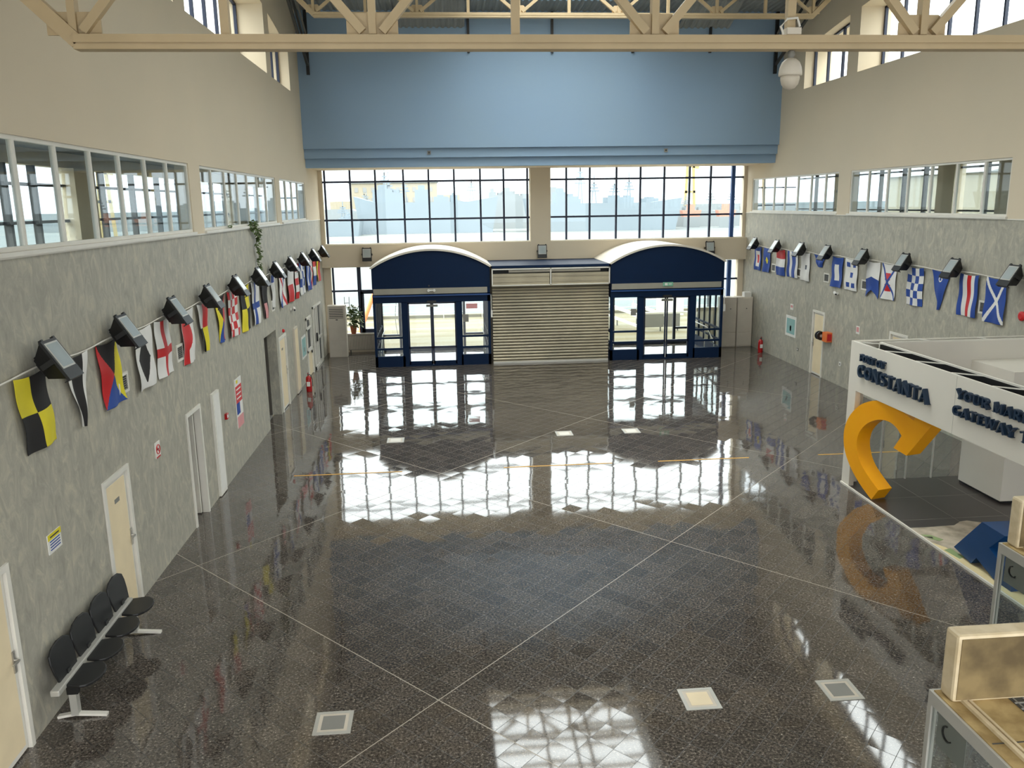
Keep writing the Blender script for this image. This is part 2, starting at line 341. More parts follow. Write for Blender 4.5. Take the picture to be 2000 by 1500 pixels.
# clerestory: high windows between cream piers, arched heads
def zt(y): return 11.4-.0078*(y-16.5)**2
def clerestory(xw, s, name):
    piers = [(-3, .6), (8.2, 8.9), (16.08, 16.77), (24.2, 24.85), (27.8, 29.6)]
    b = MB()
    for a, c in piers: b.box((xw, a, LEDGE), (xw+s*.9, c, ZROOF+.6), 'wall')
    bays = [(.6, 8.2, .72), (8.9, 16.08, .72), (16.77, 24.2, .72), (24.85, 27.8, .34)]
    for a, c, dp in bays:
        n = 14
        for i in range(n):
            y0, y1 = a+(c-a)*i/n, a+(c-a)*(i+1)/n
            b.add([(xw,y0,zt(y0)),(xw,y1,zt(y1)),(xw,y1,ZROOF+.6),(xw,y0,ZROOF+.6)], [(0,1,2,3)], 'wall')
            b.add([(xw,y0,zt(y0)),(xw,y1,zt(y1)),(xw+s*.9,y1,zt(y1)),(xw+s*.9,y0,zt(y0))], [(0,1,2,3)], 'wall')
            b.add([(xw+s*.9,y0,zt(y0)),(xw+s*.9,y1,zt(y1)),(xw+s*.9,y1,ZROOF+.6),(xw+s*.9,y0,ZROOF+.6)], [(0,1,2,3)], 'wall')
    struct(b.build('wall_clerestory_'+name), 'cream upper wall with arched openings on the %s' % name, 'wall')
    words = {'left': ['high arched window on the left, behind the camera side of the near truss', 'high arched window bay on the left, second from the camera', 'high arched window bay on the left, third from the camera', 'narrow high window beside the blue wall on the left'],
             'right': ['high arched window on the right, behind the camera side of the near truss', 'high arched window bay on the right, second from the camera', 'wide high arched window on the right above the ledge', 'high arched window beside the blue wall on the right']}[name]
    for (a, c, dp), lab in zip(bays, words):
        wn[0] += 1; t = sthing('window_%d' % wn[0], lab, 'window'); fb = MB(); x = xw+s*dp
        nm = max(2, round((c-a)/1.02))
        for i in range(nm+1):
            y = a+(c-a)*i/nm; y = min(max(y, a+.04), c-.04)
            fb.box((x-.04, y-.03, LEDGE), (x+.04, y+.03, zt(y)), 'dark_frame')
        n = 14
        for i in range(n):
            y0, y1 = a+(c-a)*i/n, a+(c-a)*(i+1)/n
            fb.beam((x, y0, zt(y0)-.03), (x, y1, zt(y1)-.03), .08, .06, 'dark_frame')
        fb.box((x-.04, a, LEDGE), (x+.04, c, LEDGE+.05), 'dark_frame')
        fb.build('window_frame', t)
        g = MB(); pts = [(a, LEDGE), (c, LEDGE)]+[(c+(a-c)*i/n, zt(c+(a-c)*i/n)) for i in range(n+1)]
        g.prism(pts, 'x', x-.006, x+.006, 'glass'); g.build('window_pane', t)
clerestory(XL, -1, 'left'); clerestory(XR, 1, 'right')

# roof with corrugated sheets and long skylight
SK = (1.15, 6.5, 12.5, 28.2)
def corr(b, x0, x1, y0, y1, z0, z1, m, per=.2, h=.04):
    n = int((x1-x0)/per*4); vs = []; fs = []
    for i in range(n+1):
        x = x0+(x1-x0)*i/n; dz = h if (i % 4) in (1, 2) else 0
        vs += [(x, y0, z0-dz), (x, y1, z1-dz)]
    for i in range(n): fs.append((2*i, 2*i+2, 2*i+3, 2*i+1))
    b.add(vs, fs, m)
rb = MB()
corr(rb, XL-.9, SK[0], -3, 29.6, 12.75, 11.95, 'roof'); corr(rb, SK[1], XR+.9, -3, 29.6, 12.75, 11.95, 'roof')
zs = lambda y: 12.75-.8*(y+3)/32.6
corr(rb, SK[0], SK[1], -3, SK[2], 12.75, zs(SK[2]), 'roof'); corr(rb, SK[0], SK[1], SK[3], 29.6, zs(SK[3]), 11.95, 'roof')
# two lower sheet aprons in front of the blue wall
corr(rb, -1.2, 1.0, 28.2, 29.6, 12.0, 11.43, 'roof'); corr(rb, 8.3, 10.1, 28.2, 29.6, 12.0, 11.43, 'roof')
# weathertight slab above
rb.box((XL-1, -3, 12.95), (SK[0]-.05, 33, 13.1), 'mid_grey').box((SK[1]+.05, -3, 12.95), (XR+1, 33, 13.1), 'mid_grey')
rb.box((SK[0]-.05, -3, 12.95), (SK[1]+.05, SK[2], 13.1), 'mid_grey').box((SK[0]-.05, SK[3], 12.95), (SK[1]+.05, 33, 13.1), 'mid_grey')
for xx in (SK[0], SK[1]): rb.box((xx-.04, SK[2], 11.95), (xx+.04, SK[3], 13.1), 'mid_grey')
struct(rb.build('ceiling'), 'corrugated metal roof above the hall', 'ceiling')
wn[0] += 1; skt = sthing('window_%d' % wn[0], 'long roof skylight with crossing bars', 'skylight')
sb = MB()
for xx in (3.05, 4.05, 4.5): sb.box((xx-.04, SK[2], 12.5), (xx+.04, SK[3], 12.62), 'truss')
yy = SK[2]
while yy < SK[3]:
    sb.box((SK[0], yy-.05, 12.5), (SK[1], yy+.05, 12.6), 'truss'); yy += .95
sb.build('window_frame', skt)
MB().box((SK[0], SK[2], 12.66), (SK[1], SK[3], 12.68), 'glass').build('window_pane', skt)
# far blue bulkhead
bb = MB().box((XL-.9, 29.6, 7.54), (XR+.9, 29.9, 12.9), 'blue_wall').box((XL-.02, 29.72, 7.23), (XR+.02, 30.0, 7.54), 'blue_wall').box((XL-.02, 29.86, 6.93), (XR+.02, 30.2, 7.23), 'blue_wall')
struct(bb.build('wall_far_upper'), 'light blue wall across the far end above the windows', 'wall')
struct(MB().box((XL, 30.2, 6.95), (XR, YF, 7.2), 'wall').build('ceiling'), 'low soffit between the blue wall and the far windows', 'ceiling')
for i, (x, z) in enumerate(((-.32, 7.39), (8.0, 7.39))):
    tag(MB().box((x-.06, 29.68, z-.06), (x+.06, 29.72, z+.06), 'stripe' if i else 'mid_grey').box((x-.03, 29.675, z-.03), (x+.03, 29.68, z+.03), 'dark_grey').build('wall_sensor'),
        ['small square sensor on the blue ledge, left one', 'small square sensor on the blue ledge, right one'][i], 'sensor', 'sensors on the blue ledge')
# black posts high on the blue wall
for x, lb in ((1.12, 'leftmost'), (3.95, 'second from left'), (6.72, 'third from left'), (9.42, 'rightmost')):
    tag(MB().box((x-.04, 29.5, 10.6), (x+.04, 29.6, 11.9), 'black').build('steel_post'), 'thin black steel post on the blue wall, '+lb, 'post', 'black posts on the blue wall')

# far glazing
def far_frames():
    b = MB()
    b.box((XL-.2, 32.35, 3.33), (XR+.2, 32.9, 4.19), 'wall')                    # beam
    b.box((3.46, 32.35, 4.19), (4.24, 32.9, 6.95), 'wall')                      # pier
    b.box((XL-.2, 32.6, 4.19), (-4.42, 32.9, 6.95), 'wall'); b.box((11.95, 32.6, 4.19), (XR+.2, 32.9, 6.95), 'wall')
    b.box((XL-.2, 32.6, 0), (-4.3, 32.9, 3.33), 'wall'); b.box((XL-.2, 32.55, 0), (-2.4, 32.9, .72), 'wall')
    b.box((1.75, 32.6, 0), (5.9, 32.9, 3.33), 'wall')
    b.box((10.2, 32.6, 0), (XR+.2, 32.9, 1.4), 'wall'); b.box((11.85, 32.6, 0), (XR+.2, 32.9, 3.33), 'wall')
    struct(b.build('wall_far'), 'cream beam and pier framing the far windows', 'wall')
far_frames()
def far_window(label, x0, x1, z0, z1, mx, mz, thick=None, y=32.7, extra=None):
    wn[0] += 1; t = sthing('window_%d' % wn[0], label, 'window'); b = MB()
    for x in mx: b.box((x-.035, y-.05, z0), (x+.035, y+.05, z1), 'dark_frame')
    for z in mz: b.box((x0, y-.06, z-.035), (x1, y+.06, z+.035), 'dark_frame')
    if extra: extra(b)
    b.build('window_frame', t)
    MB().box((x0, y-.006, z0), (x1, y+.006, z1), 'glass').build('window_pane', t)
    MB().box((x0, y-.2, z0-.01), (x1, y-.05, z0+.03), 'frame').build('window_sill', t)
far_window('far upper window grid, left of the pier', -4.42, 3.46, 4.19, 6.95, [-4.33, -3.38, -2.43, -1.37, -.41, .56, 1.56, 2.46, 3.38], [5.1, 6.52])
far_window('far upper window grid, right of the pier', 4.24, 11.95, 4.19, 6.95, [4.9, 5.82, 6.87, 7.82, 8.77, 9.78, 10.63], [5.1, 6.52],
           extra=lambda b: b.box((11.42, 32.5, 4.2), (11.56, 32.64, 6.95), 'blue_post'))
far_window('far lower window behind the air conditioner', -4.3, -2.4, .72, 3.33, [-4.22], [2.4], extra=lambda b: b.box((-3.3, 32.62, .72), (-3.16, 32.78, 3.33), 'dark_frame').box((-3.2, 32.62, 2.28), (-2.4, 32.78, 2.42), 'dark_frame').box((-3.2, 32.62, .72), (-2.4, 32.78, .9), 'dark_frame').box((-3.2, 32.62, .72), (-3.08, 32.78, 2.35), 'dark_frame'))
far_window('far lower window above the beige cabinets', 10.2, 11.85, 1.4, 3.33, [10.7], [2.55], extra=lambda b: b.box((11.4, 32.5, 1.4), (11.54, 32.64, 3.3), 'blue_post'))
# wall behind the camera with a big window
bw = MB(); bw.box((XL-.2, -3.2, 0), (XR+.2, -3, 1), 'wall').box((XL-.9, -3.2, 8.5), (XR+.9, -3, 13), 'wall')
for x in (XL-.1, 1.1, 6.4, XR+.1): bw.box((x-.3, -3.2, 1), (x+.3, -3, 8.5), 'wall')
struct(bw.build('wall_back'), 'wall behind the camera with tall windows', 'wall')
# dark rooms behind the left doors
def room(y0, y1, z1, label, mfl='cream', m='corridor', depth=1.9):
    x0, x1 = XL-.25, XL-.25-depth; b = MB()
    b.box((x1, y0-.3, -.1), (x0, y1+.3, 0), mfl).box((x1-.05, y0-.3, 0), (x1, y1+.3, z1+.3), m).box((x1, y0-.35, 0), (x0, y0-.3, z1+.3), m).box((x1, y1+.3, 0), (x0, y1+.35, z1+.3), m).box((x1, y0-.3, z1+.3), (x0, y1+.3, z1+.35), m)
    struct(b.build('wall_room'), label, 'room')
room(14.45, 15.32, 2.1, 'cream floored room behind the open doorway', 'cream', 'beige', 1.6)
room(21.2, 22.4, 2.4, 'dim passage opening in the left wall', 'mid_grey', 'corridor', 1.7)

# ------------------------------------------------------------------ doors
dn = [0]
def door(xw, s, y0, y1, label, leaf='cream', handle_at=1, open_=False, glazed=False, ztop=2.1, plate=False):
    """s=+1: wall faces +x"""
    dn[0] += 1; t = sthing('door_%d' % dn[0], label, 'door'); x = xw
    b = MB(); fw_ = .07
    b.box((x-s*.1, y0, 0), (x+s*.025, y0+fw_, ztop-fw_), 'frame').box((x-s*.1, y1-fw_, 0), (x+s*.025, y1, ztop-fw_), 'frame').box((x-s*.1, y0, ztop-fw_), (x+s*.025, y1, ztop), 'frame')
    b.build('door_frame', t)
    if open_:
        l = MB().box((x-s*.75, y1-.16, .02), (x-s*.1, y1-.1, ztop-.08), leaf).build('door_leaf', t)
        return t
    l = MB(); l.box((x-s*.06, y0+fw_+.01, .02), (x-s*.015, y1-fw_-.01, ztop-fw_-.01), 'frame')
    l.box((x-s*.015, y0+fw_+.06, .08), (x-s*.010, y1-fw_-.06, ztop-fw_-.06), leaf)
    l = l.build('door_leaf', t)
    hy = y1-fw_-.05 if handle_at else y0+fw_+.05
    h = MB().box((x-s*.01, hy-.02, .92), (x+s*.005, hy+.02, 1.16), 'chrome').tube([(x, hy, 1.06), (x+s*.05, hy, 1.06), (x+s*.05, hy-(.12 if handle_at else -.12), 1.06)], .012, 'chrome')
    h.build('door_handle', l)
    if plate: MB().box((x-s*.01, (y0+y1)/2-.08, 1.68), (x-s*.004, (y0+y1)/2+.08, 1.74), 'mid_grey').build('name_plate', l)
    return t
door(XL, 1, *DOORS_L[0], 'cream door at the left edge, nearest the camera')
door(XL, 1, *DOORS_L[1], 'cream door with name plate behind the seating bench', plate=True)
door(XL, 1, *DOORS_L[2], 'white framed doorway standing open on the left wall', 'frame', open_=True)
door(XL, 1, *DOORS_L[3], 'cream door just beyond the dim passage', plate=True)
door(XR, -1, 25.18, 26.05, 'cream door on the right wall beside the red hose reel', handle_at=1)
door(XR, -1, 20.4, 21.3, 'cream door on the right wall half hidden by the exhibition stand')
# arched glazed door and white double grille door
dn[0] += 1; t = sthing('door_%d' % dn[0], 'cream door with arched glass beside the red extinguisher', 'door')
y0, y1 = 27.66, 28.75
b = MB().box((XL-.1, y0, 0), (XL+.03, y0+.08, 2.02), 'frame').box((XL-.1, y1-.08, 0), (XL+.03, y1, 2.02), 'frame').box((XL-.1, y0, 1.94), (XL+.03, y1, 2.02), 'frame').box((XL-.1, y0, .85), (XL+.03, y1, .93), 'frame').box((XL-.1, y0, 1.6), (XL+.03, y1, 1.65), 'frame')
b.build('door_frame', t)
lf = MB().box((XL-.06, y0+.08, .02), (XL-.01, y1-.08, .85), 'cream').build('door_leaf', t)
n = 12; pts = [(y0+.08, 1.94), (y0+.08, 1.7)]+[(((y0+y1)/2)-math.cos(PI*i/n)*(y1-y0-.16)/2, 1.7+.2*math.sin(PI*i/n)) for i in range(n+1)]+[(y1-.08, 1.7), (y1-.08, 1.94)]
MB().prism(pts, 'x', XL-.06, XL-.02, 'frame').build('arched_head', t)
MB().box((XL-.05, y0+.08, .93), (XL-.04, y1-.08, 1.92), 'dark_grey').build('door_glass', t)
MB().box((XL-.01, y1-.2, .72), (XL+.03, y1-.14, .8), 'black').build('door_handle', lf)
dn[0] += 1; t = sthing('door_%d' % dn[0], 'white framed double glass door at the far end of the left wall', 'door')
y0, y1 = 29.15, 31.1; b = MB()
for y in (y0, y0+.5, y0+.95, y1-.08): b.box((XL-.08, y, 0), (XL+.04, y+.08, 2.22), 'frame')
b.box((XL-.08, y0, 2.14), (XL+.04, y1, 2.22), 'frame').box((XL-.08, y0, 0), (XL+.04, y1, .1), 'frame').box((XL-.08, y0+1, .95), (XL+.04, y1, 1.0), 'frame')
b.build('door_frame', t)
MB().box((XL-.05, y0, .1), (XL-.04, y1, 2.15), 'dark_grey').build('door_glass', t)
MB().box((XL+.04, y0+.4, .95), (XL+.09, y0+.46, 1.25), 'black').build('door_handle', t)
# blank backing behind those two
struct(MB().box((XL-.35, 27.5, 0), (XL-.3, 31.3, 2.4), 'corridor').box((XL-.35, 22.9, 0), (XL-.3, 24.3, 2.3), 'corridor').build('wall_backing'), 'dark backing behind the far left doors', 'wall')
# white flat panels on the left wall
tag(MB().box((XL, 16.05, .02), (XL+.05, 16.52, 2.1), 'frame').box((XL+.05, 16.1, .1), (XL+.055, 16.47, 2.05), 'white').build('wall_panel'), 'tall narrow white panel on the wall beside the open doorway', 'panel', 'white wall panels')
tag(MB().box((XL, 25.25, .02), (XL+.05, 25.85, 2.04), 'beige').box((XL+.05, 25.3, .1), (XL+.055, 25.8, 1.98), 'cream').build('wall_panel'), 'tall narrow cream panel on the wall beyond the passage door', 'panel', 'white wall panels')

# ------------------------------------------------------------------ roof trusses
def truss(name, label, y, zc, x0, D, hgt, w=.13, k=1.0):
    t = thing(name, label, 'roof truss', (0, y, 0), 0, 'cream roof trusses')
    xe = x0+5*D; ztop = zc+hgt
    e = .7*hgt if name == 'x' else 1.27
    # bottom chord: channel section with a groove, bent up at both ends
    for nm, za in (('bottom_chord', zc),):
        c = MB().box((x0, -.07, za), (xe, .07, za+w), 'truss').box((x0, -.085, za), (xe, -.07, za+w*.34), 'truss').box((x0, -.085, za+w*.45), (xe, -.07, za+w), 'truss')
        c.build(nm, t)
    xl, xr = XL+.02 if zc < 9 else XL-.3, XR-.02 if zc < 9 else XR+.3
    zl = lambda dx: zc+w/2+dx
    MB().beam((x0+.03, 0, zc+w/2), (xl, 0, zc+w/2+(x0-xl)), .14, w, 'truss').build('end_chord', t)
    MB().beam((xe-.03, 0, zc+w/2), (xr, 0, zc+w/2+(xr-xe)), .14, w, 'truss').build('end_chord', t)
    tc = MB().box((xl, -.07, ztop), (xr, .07, ztop+w), 'truss').build('top_chord', t)
    for i in range(6):
        x = x0+D*i
        g = MB().prism([(x-.24*k, zc+w), (x+.24*k, zc+w), (x+.24*k, zc+w+.13), (x+.16*k, zc+w+.2), (x-.16*k, zc+w+.2), (x-.24*k, zc+w+.13)], 'y', -.012, .012, 'truss')
        g.build('gusset_plate', t)
        MB().box((x-.035, -.05, zc+w+.01), (x+.035, .05, ztop), 'truss').build('vertical_bar', t)
        if i < 5:
            MB().beam((x+.09, -.03, zc+w+.03), (x+D/2-.05, -.03, ztop), .08, .08, 'truss').build('diagonal_bar', t)
            MB().beam((x+D-.09, -.03, zc+w+.03), (x+D/2+.05, -.03, ztop), .08, .08, 'truss').build('diagonal_bar', t)
            MB().box((x+D/2-.04, -.04, zc+w), (x+D/2+.04, .04, ztop), 'truss').build('vertical_bar', t)
    return t
truss('roof_truss', 'cream steel roof truss nearest the camera, with the dome camera under it', 8.4, 7.06, -3.28, 2.70, 1.55)
truss('roof_truss', 'cream steel roof truss farther away, in front of the blue wall', 24.5, 10.66, -3.27, 2.81, 1.15, k=.8)
# dark bracing by the roof corners
for x, s, lb in ((XL+.35, 1, 'left'), (XR-.35, -1, 'right')):
    b = MB()
    b.beam((x, 25.6, 11.8), (x, 29.4, 10.2), .08, .08, 'dark_grey').beam((x, 27, 11.8), (x, 29.4, 10.6), .06, .06, 'dark_grey').beam((x, 29.45, 9.9), (x, 29.45, 11.9), .1, .1, 'black').beam((x, 29.4, 11.2), (x, 28, 11.85), .05, .05, 'mid_grey')
    tag(b.build('corner_brace'), 'dark steel bracing in the roof corner on the '+lb, 'brace', 'roof corner braces')
# dome camera
t = thing('dome_camera', 'cream dome security camera hanging under the near truss', 'camera', (3.5, 8.4, 7.06))
MB().lathe([(.02, 0), (.035, -.01), (.035, -.05), (.022, -.07), (.022, -.1)], (0, 0, 0), 'mid_grey').build('mount', t, smooth=True)
MB().lathe([(.02, -.07), (.05, -.08), (.085, -.11), (.105, -.16), (.113, -.21), (.113, -.235), (.1, -.24)], (0, 0, 0), 'cream_roof', 24).build('housing', t, smooth=True)
MB().lathe([(.093, -.24), (.093, -.27), (.08, -.32), (.05, -.355), (.01, -.368)], (0, 0, 0), 'beige', 24).build('dome', t, smooth=True)
MB().tube([(-.13, -.1, .13), (-.16, -.1, .2), (-.1, -.1, .27), (0, -.1, .28), (.03, -.1, .2)], .012, 'rope').box((-.1, -.12, .13), (.04, .02, .19), 'cream_roof').build('cable', t)

# ------------------------------------------------------------------ entrance portals
def portal(x0, x1, label, exit_sign):
    y = 29.2; t = thing('entrance_portal', label, 'entrance', ((x0+x1)/2, y, 0), 0, 'blue entrance portals')
    W = (x1-x0)/2; n = 24
    sag = .6; R = (W*W+sag*sag)/(2*sag); zc = 3.47+sag-R
    arc = lambda off=0: [(-W-off+(2*W+2*off)*i/n, zc+math.sqrt(max(0, (R+off)**2-(-W-off+(2*W+2*off)*i/n)**2))) for i in range(n+1)]
    pts = [(W, 2.78), (-W, 2.78)]+arc()
    MB().prism(pts, 'y', 0, .12, 'blue').build('arched_fascia', t)
    # vault
    a1, a0 = arc(.07), arc(0.0); b = MB(); vs = []
    for p, q in zip(a0, a1): vs += [(p[0], -.06, p[1]+.005), (q[0], -.06, q[1]), (q[0], 3.14, q[1]), (p[0], 3.14, p[1]+.005)]
    fs = []
    for i in range(n):
        for k in range(4): fs.append((4*i+k, 4*i+(k+1) % 4, 4*i+4+(k+1) % 4, 4*i+4+k))
    fs += [(0, 1, 2, 3), (4*n+3, 4*n+2, 4*n+1, 4*n)]
    b.add(vs, fs, 'cream_roof'); b.build('vaulted_roof', t)
    MB().box((-W+.04, -.02, 2.58), (W-.1, .1, 2.78), 'stripe').build('grey_band', t)
    MB().box((-W, 0, 2.28), (W, .14, 2.58), 'blue').box((-W, -.05, 2.5), (W, 0, 2.54), 'blue_post').box((W-.1, 0, 2.28), (W, .12, 2.8), 'blue').build('lintel', t)
    f = MB()
    for xa, xb in ((-W, -W+.09), (-1.08, -.86), (.84, 1.06), (W-.09, W)): f.box((xa, 0, 0), (xb, .12, 2.3), 'blue')
    for xa, xb in ((-W, -1.0), (1.0, W)):
        f.box((xa, 0, 0), (xb, .1, .38), 'blue')
        for z in (.64, 1.04): f.box((xa, .02, z-.035), (xb, .08, z+.035), 'blue')
    f.box((-1, -.02, 0), (1, .12, .14), 'blue') if False else f.box((-.86, -.01, 0), (.84, .1, .05), 'blue')
    f.build('front_frame', t)
    MB().box((-W+.09, .05, .38), (-1.06, .056, 2.28), 'glass').build('side_light', t); MB().box((1.04, .05, .38), (W-.09, .056, 2.28), 'glass').build('side_light', t)
    for xa, xb in ((-.86, -.02), (0, .84)):
        d = MB(); d.box((xa, .06, .05), (xa+.05, .11, 2.28), 'dark_frame').box((xb-.05, .06, .05), (xb, .11, 2.28), 'dark_frame').box((xa, .06, .05), (xb, .11, .17), 'blue').box((xa, .06, .63), (xb, .11, .7), 'dark_frame').box((xa, .06, 2.22), (xb, .11, 2.28), 'dark_frame')
        d = d.build('sliding_door', t)
        MB().box((xa+.05, .083, .17), (xb-.05, .087, 2.22), 'glass').build('door_glass', d)
    MB().box((-.17, -.06, 2.24), (.15, 0, 2.34), 'black').box((-.2, -.02, 2.12), (.2, .04, 2.2), 'mid_grey').build('motion_sensor', t)
    # side walls of the vestibule
    for s in (-1, 1):
        b = MB(); X = s*(W-.04)
        for yy in (.7, 1.35, 2.0, 2.65, 3.2): b.box((X-.03, yy-.03, 0), (X+.03, yy+.03, 2.3), 'blue')
        b.box((X-.03, .1, 0), (X+.03, 3.2, .38), 'blue').box((X-.03, .1, 1.0), (X+.03, 3.2, 1.07), 'blue').box((X-.03, .1, .61), (X+.03, 3.2, .67), 'blue').box((X-.03, .1, 2.28), (X+.03, 3.2, 3.45), 'blue')
        b = b.build('side_frame', t)
        MB().box((X-.004, .1, .38), (X+.004, 3.2, 2.28), 'glass').build('side_glass', b)
        r = MB().tube([(X-s*.15, .3, .5), (X-s*.15, 1.2, .95), (X-s*.15, 3.0, .95)], .02, 'frame').tube([(X-s*.15, .3, .45), (X-s*.15, .3, .1)], .02, 'frame').tube([(X-s*.15, 1.4, .9), (X-s*.15, 1.4, .1)], .02, 'frame').build('grab_rail', t)
    # rear screen
    b = MB()
    for x in (-W+.05, -1.3, -.05, 1.2, W-.05): b.box((x-.05, 3.2, 0), (x+.05, 3.3, 3.4), 'dark_frame')
    b.box((-W, 3.2, 2.25), (W, 3.3, 2.4), 'dark_frame').box((-W, 3.2, 0), (W, 3.3, .1), 'dark_frame')
    b.box((-W, 3.2, .6), (-1.3, 3.3, .68), 'dark_frame').box((1.2, 3.2, .6), (W, 3.3, .68), 'dark_frame')
    b = b.build('rear_frame', t); MB().box((-W, 3.24, .1), (W, 3.246, 3.4), 'glass').build('rear_glass', b)
    if exit_sign:
        MB().box((-1.32, .035, 1.62), (-1.12, .045, 1.86), 'mid_grey').build('paper_notice', t)
    else:
        MB().box((1.2, .035, 2.02), (1.6, .045, 2.2), 'pink').build('paper_notice', t); MB().box((1.08, .035, 1.55), (1.28, .045, 1.82), 'mid_grey').build('paper_notice', t)
    if exit_sign:
        MB().box((-.18, -.06, 2.66), (.18, -.02, 2.8), 'green_sign').box((-.12, -.065, 2.69), (-.02, -.06, 2.77), 'white').box((.02, -.065, 2.72), (.13, -.06, 2.75), 'white').build('exit_sign', t)
    else:
        MB().box((-.12, -.06, 2.68), (.12, -.02, 2.72), 'white').lathe([(.045, 0), (.045, .05)], (-.1, -.1, 2.7), 'white', 12, 'y').lathe([(.045, 0), (.045, .05)], (.1, -.1, 2.7), 'white', 12, 'y').lathe([(.03, 0), (.03, .03)], (-.08, -.03, 2.86), 'dark_grey', 10, 'y').build('emergency_lamp', t)
    MB().box((W+.01, -.06, 1.7), (W+.07, .0, 1.95), 'white').tube([(W+.03, -.03, 1.9), (W+.03, -.03, 2.5)], .012, 'white').build('door_switch', t)
portal(-2.46, 1.66, 'blue arched entrance portal with sliding doors, left of the shutter', False)
portal(5.98, 10.12, 'blue arched entrance portal with sliding doors, right of the shutter', True)
# roller shutter between the portals
t = thing('roller_shutter', 'closed corrugated metal roller shutter between the blue portals', 'shutter', (3.83, 29.3, 0))
b = MB(); hw = 2.09; zz = 0; vs = []; fs = []
prof = []; ns = 26
for i in range(ns):
    z = i*2.84/ns; st = 2.84/ns
    prof += [(0, z), (-.04, z+st*.14), (-.045, z+st*.5), (-.012, z+st*.84)]
prof.append((0, 2.84))
for k, (dy, z) in enumerate(prof): vs += [(-hw, dy, z), (hw, dy, z)]
for k in range(len(prof)-1): fs.append((2*k, 2*k+1, 2*k+3, 2*k+2))
b.add(vs, [f for k, f in enumerate(fs) if k % 4 != 3], 'slat'); b.add(vs, [f for k, f in enumerate(fs) if k % 4 == 3], 'dark_grey'); b.box((-hw, -.05, 0), (hw, .03, .07), 'alu')  # recess faces coloured dark for the shade between slats
b.build('slat_curtain', t)
b = MB()
for x0, x1 in ((-hw, -.04), (.0, hw)):
    for i in range(4):
        b.box((x0+.02, -.15-.02*(i % 2), 2.82+i*.1), (x1-.02, -.1, 2.92+i*.1), 'slat')
b.build('upper_housing', t)
MB().box((-hw, -.2, 2.8), (hw, -.14, 2.83), 'frame').box((-hw, -.2, 3.36), (hw, -.14, 3.4), 'frame').box((-hw-.02, -.2, 2.8), (-hw+.02, -.14, 3.4), 'frame').box((hw-.03, -.2, 2.8), (hw+.01, -.14, 3.4), 'frame').box((-.04, -.2, 2.8), (0, -.14, 3.4), 'frame').build('housing_frame', t)
MB().box((-hw, .2, 2.8), (hw, .25, 3.42), 'dark_grey').box((-hw, -.1, 3.42), (hw, 3, 3.5), 'blue').box((-hw, .04, 0), (hw, .1, 2.84), 'dark_grey').build('backing_board', t)
MB().tube([(-hw+.6, .05, 3.28), (hw-.3, .05, 3.28)], .05, 'beige').build('roller_tube', t)

# ------------------------------------------------------------------ floodlights
def make_flood():
    t = thing('floodlight', 'x', 'floodlight', (0, 0, 0), 0, 'wall floodlights')
    def fr(h0, a0, c0, h1, a1, c1, m): 
        vs = [(sx*a0, sy*c0, h0) for sx, sy in ((-1,-1),(1,-1),(1,1),(-1,1))]+[(sx*a1, sy*c1, h1) for sx, sy in ((-1,-1),(1,-1),(1,1),(-1,1))]
        return MB().add(vs, [(3,2,1,0),(4,5,6,7),(0,1,5,4),(1,2,6,5),(2,3,7,6),(3,0,4,7)], m)
    h = fr(-.22, .12, .10, -.02, .23, .17, 'black'); h.box((-.24, -.18, -.02), (.26, .18, .012), 'black'); h.box((.25, -.18, -.06), (.262, .18, -.02), 'black')
    for i in range(4): h.box((-.08, -.08+i*.05, -.24), (.08, -.07+i*.05, -.22), 'black')
    for y in (-.14, .14): h.box((-.26, y-.02, -.02), (-.24, y+.02, .02), 'black')
    h = h.build('housing', t)
    MB().box((-.205, -.15, .012), (.125, .15, .018), 'alu').build('glass_rim', t); MB().box((-.185, -.13, .018), (.105, .13, .021), 'lamp_glass').build('front_glass', t)
    MB().box((-.03, -.2, -.14), (.03, -.18, .0), 'black').box((-.03, .18, -.14), (.03, .2, .0), 'black').box((-.03, -.2, -.16), (.03, .2, -.14), 'black').tube([(-.02, 0, -.2), (-.16, 0, -.22)], .03, 'black').build('bracket', t)
    return t
fl = make_flood()
ZL = [(9.47, 'left wall floodlight nearest the camera, beside the yellow and black quartered flag'), (11.6, 'left wall floodlight above the white flag with black diamond'), (13.8, 'left wall floodlight just past the red cross flag'),
      (15.9, 'left wall floodlight between the split white and red flag and its colourful neighbour'), (18.05, 'left wall floodlight just past the red and white chequered flag'), (20.25, 'left wall floodlight under the trailing plant'),
      (22.4, 'left wall floodlight above the flag with crossed red and blue bars'), (24.6, 'left wall floodlight above the red and white striped flag'), (26.8, 'left wall floodlight above the blue flag with white middle'),
      (29.0, 'left wall floodlight above the last red white and blue flag'), (31.3, 'farthest floodlight on the left wall, in the corner')]
th = math.radians(58)
first = True
for y, lab in ZL:
    o = fl if first else dup(fl); first = False
    o.location = (XL+.30, y, 4.02); o.rotation_euler = Euler((0, th, 0)); o['label'] = lab
ZR = [(31.0, 'farthest floodlight on the right wall, in the corner'), (28.9, 'right wall floodlight over the dark blue flag with small diamond'), (26.85, 'right wall floodlight over the vertically striped blue and white flag'), (24.95, 'right wall floodlight over the short blue pennant'),
      (22.7, 'right wall floodlight beside the white flag with five blue squares'), (20.55, 'right wall floodlight above the flag with blue diagonal cross and red squares'), (18.45, 'right wall floodlight above the blue pennant with white dot'), (16.4, 'right wall floodlight nearest the camera, above the white saltire flag')]
for y, lab in ZR:
    o = dup(fl); o.location = (XR-.30, y, 4.02); o.rotation_euler = Euler((0, -th, 0)); o['label'] = lab
    o.rotation_euler = (Matrix.Rotation(PI, 3, 'Z') @ Matrix.Rotation(th, 3, 'Y')).to_euler()
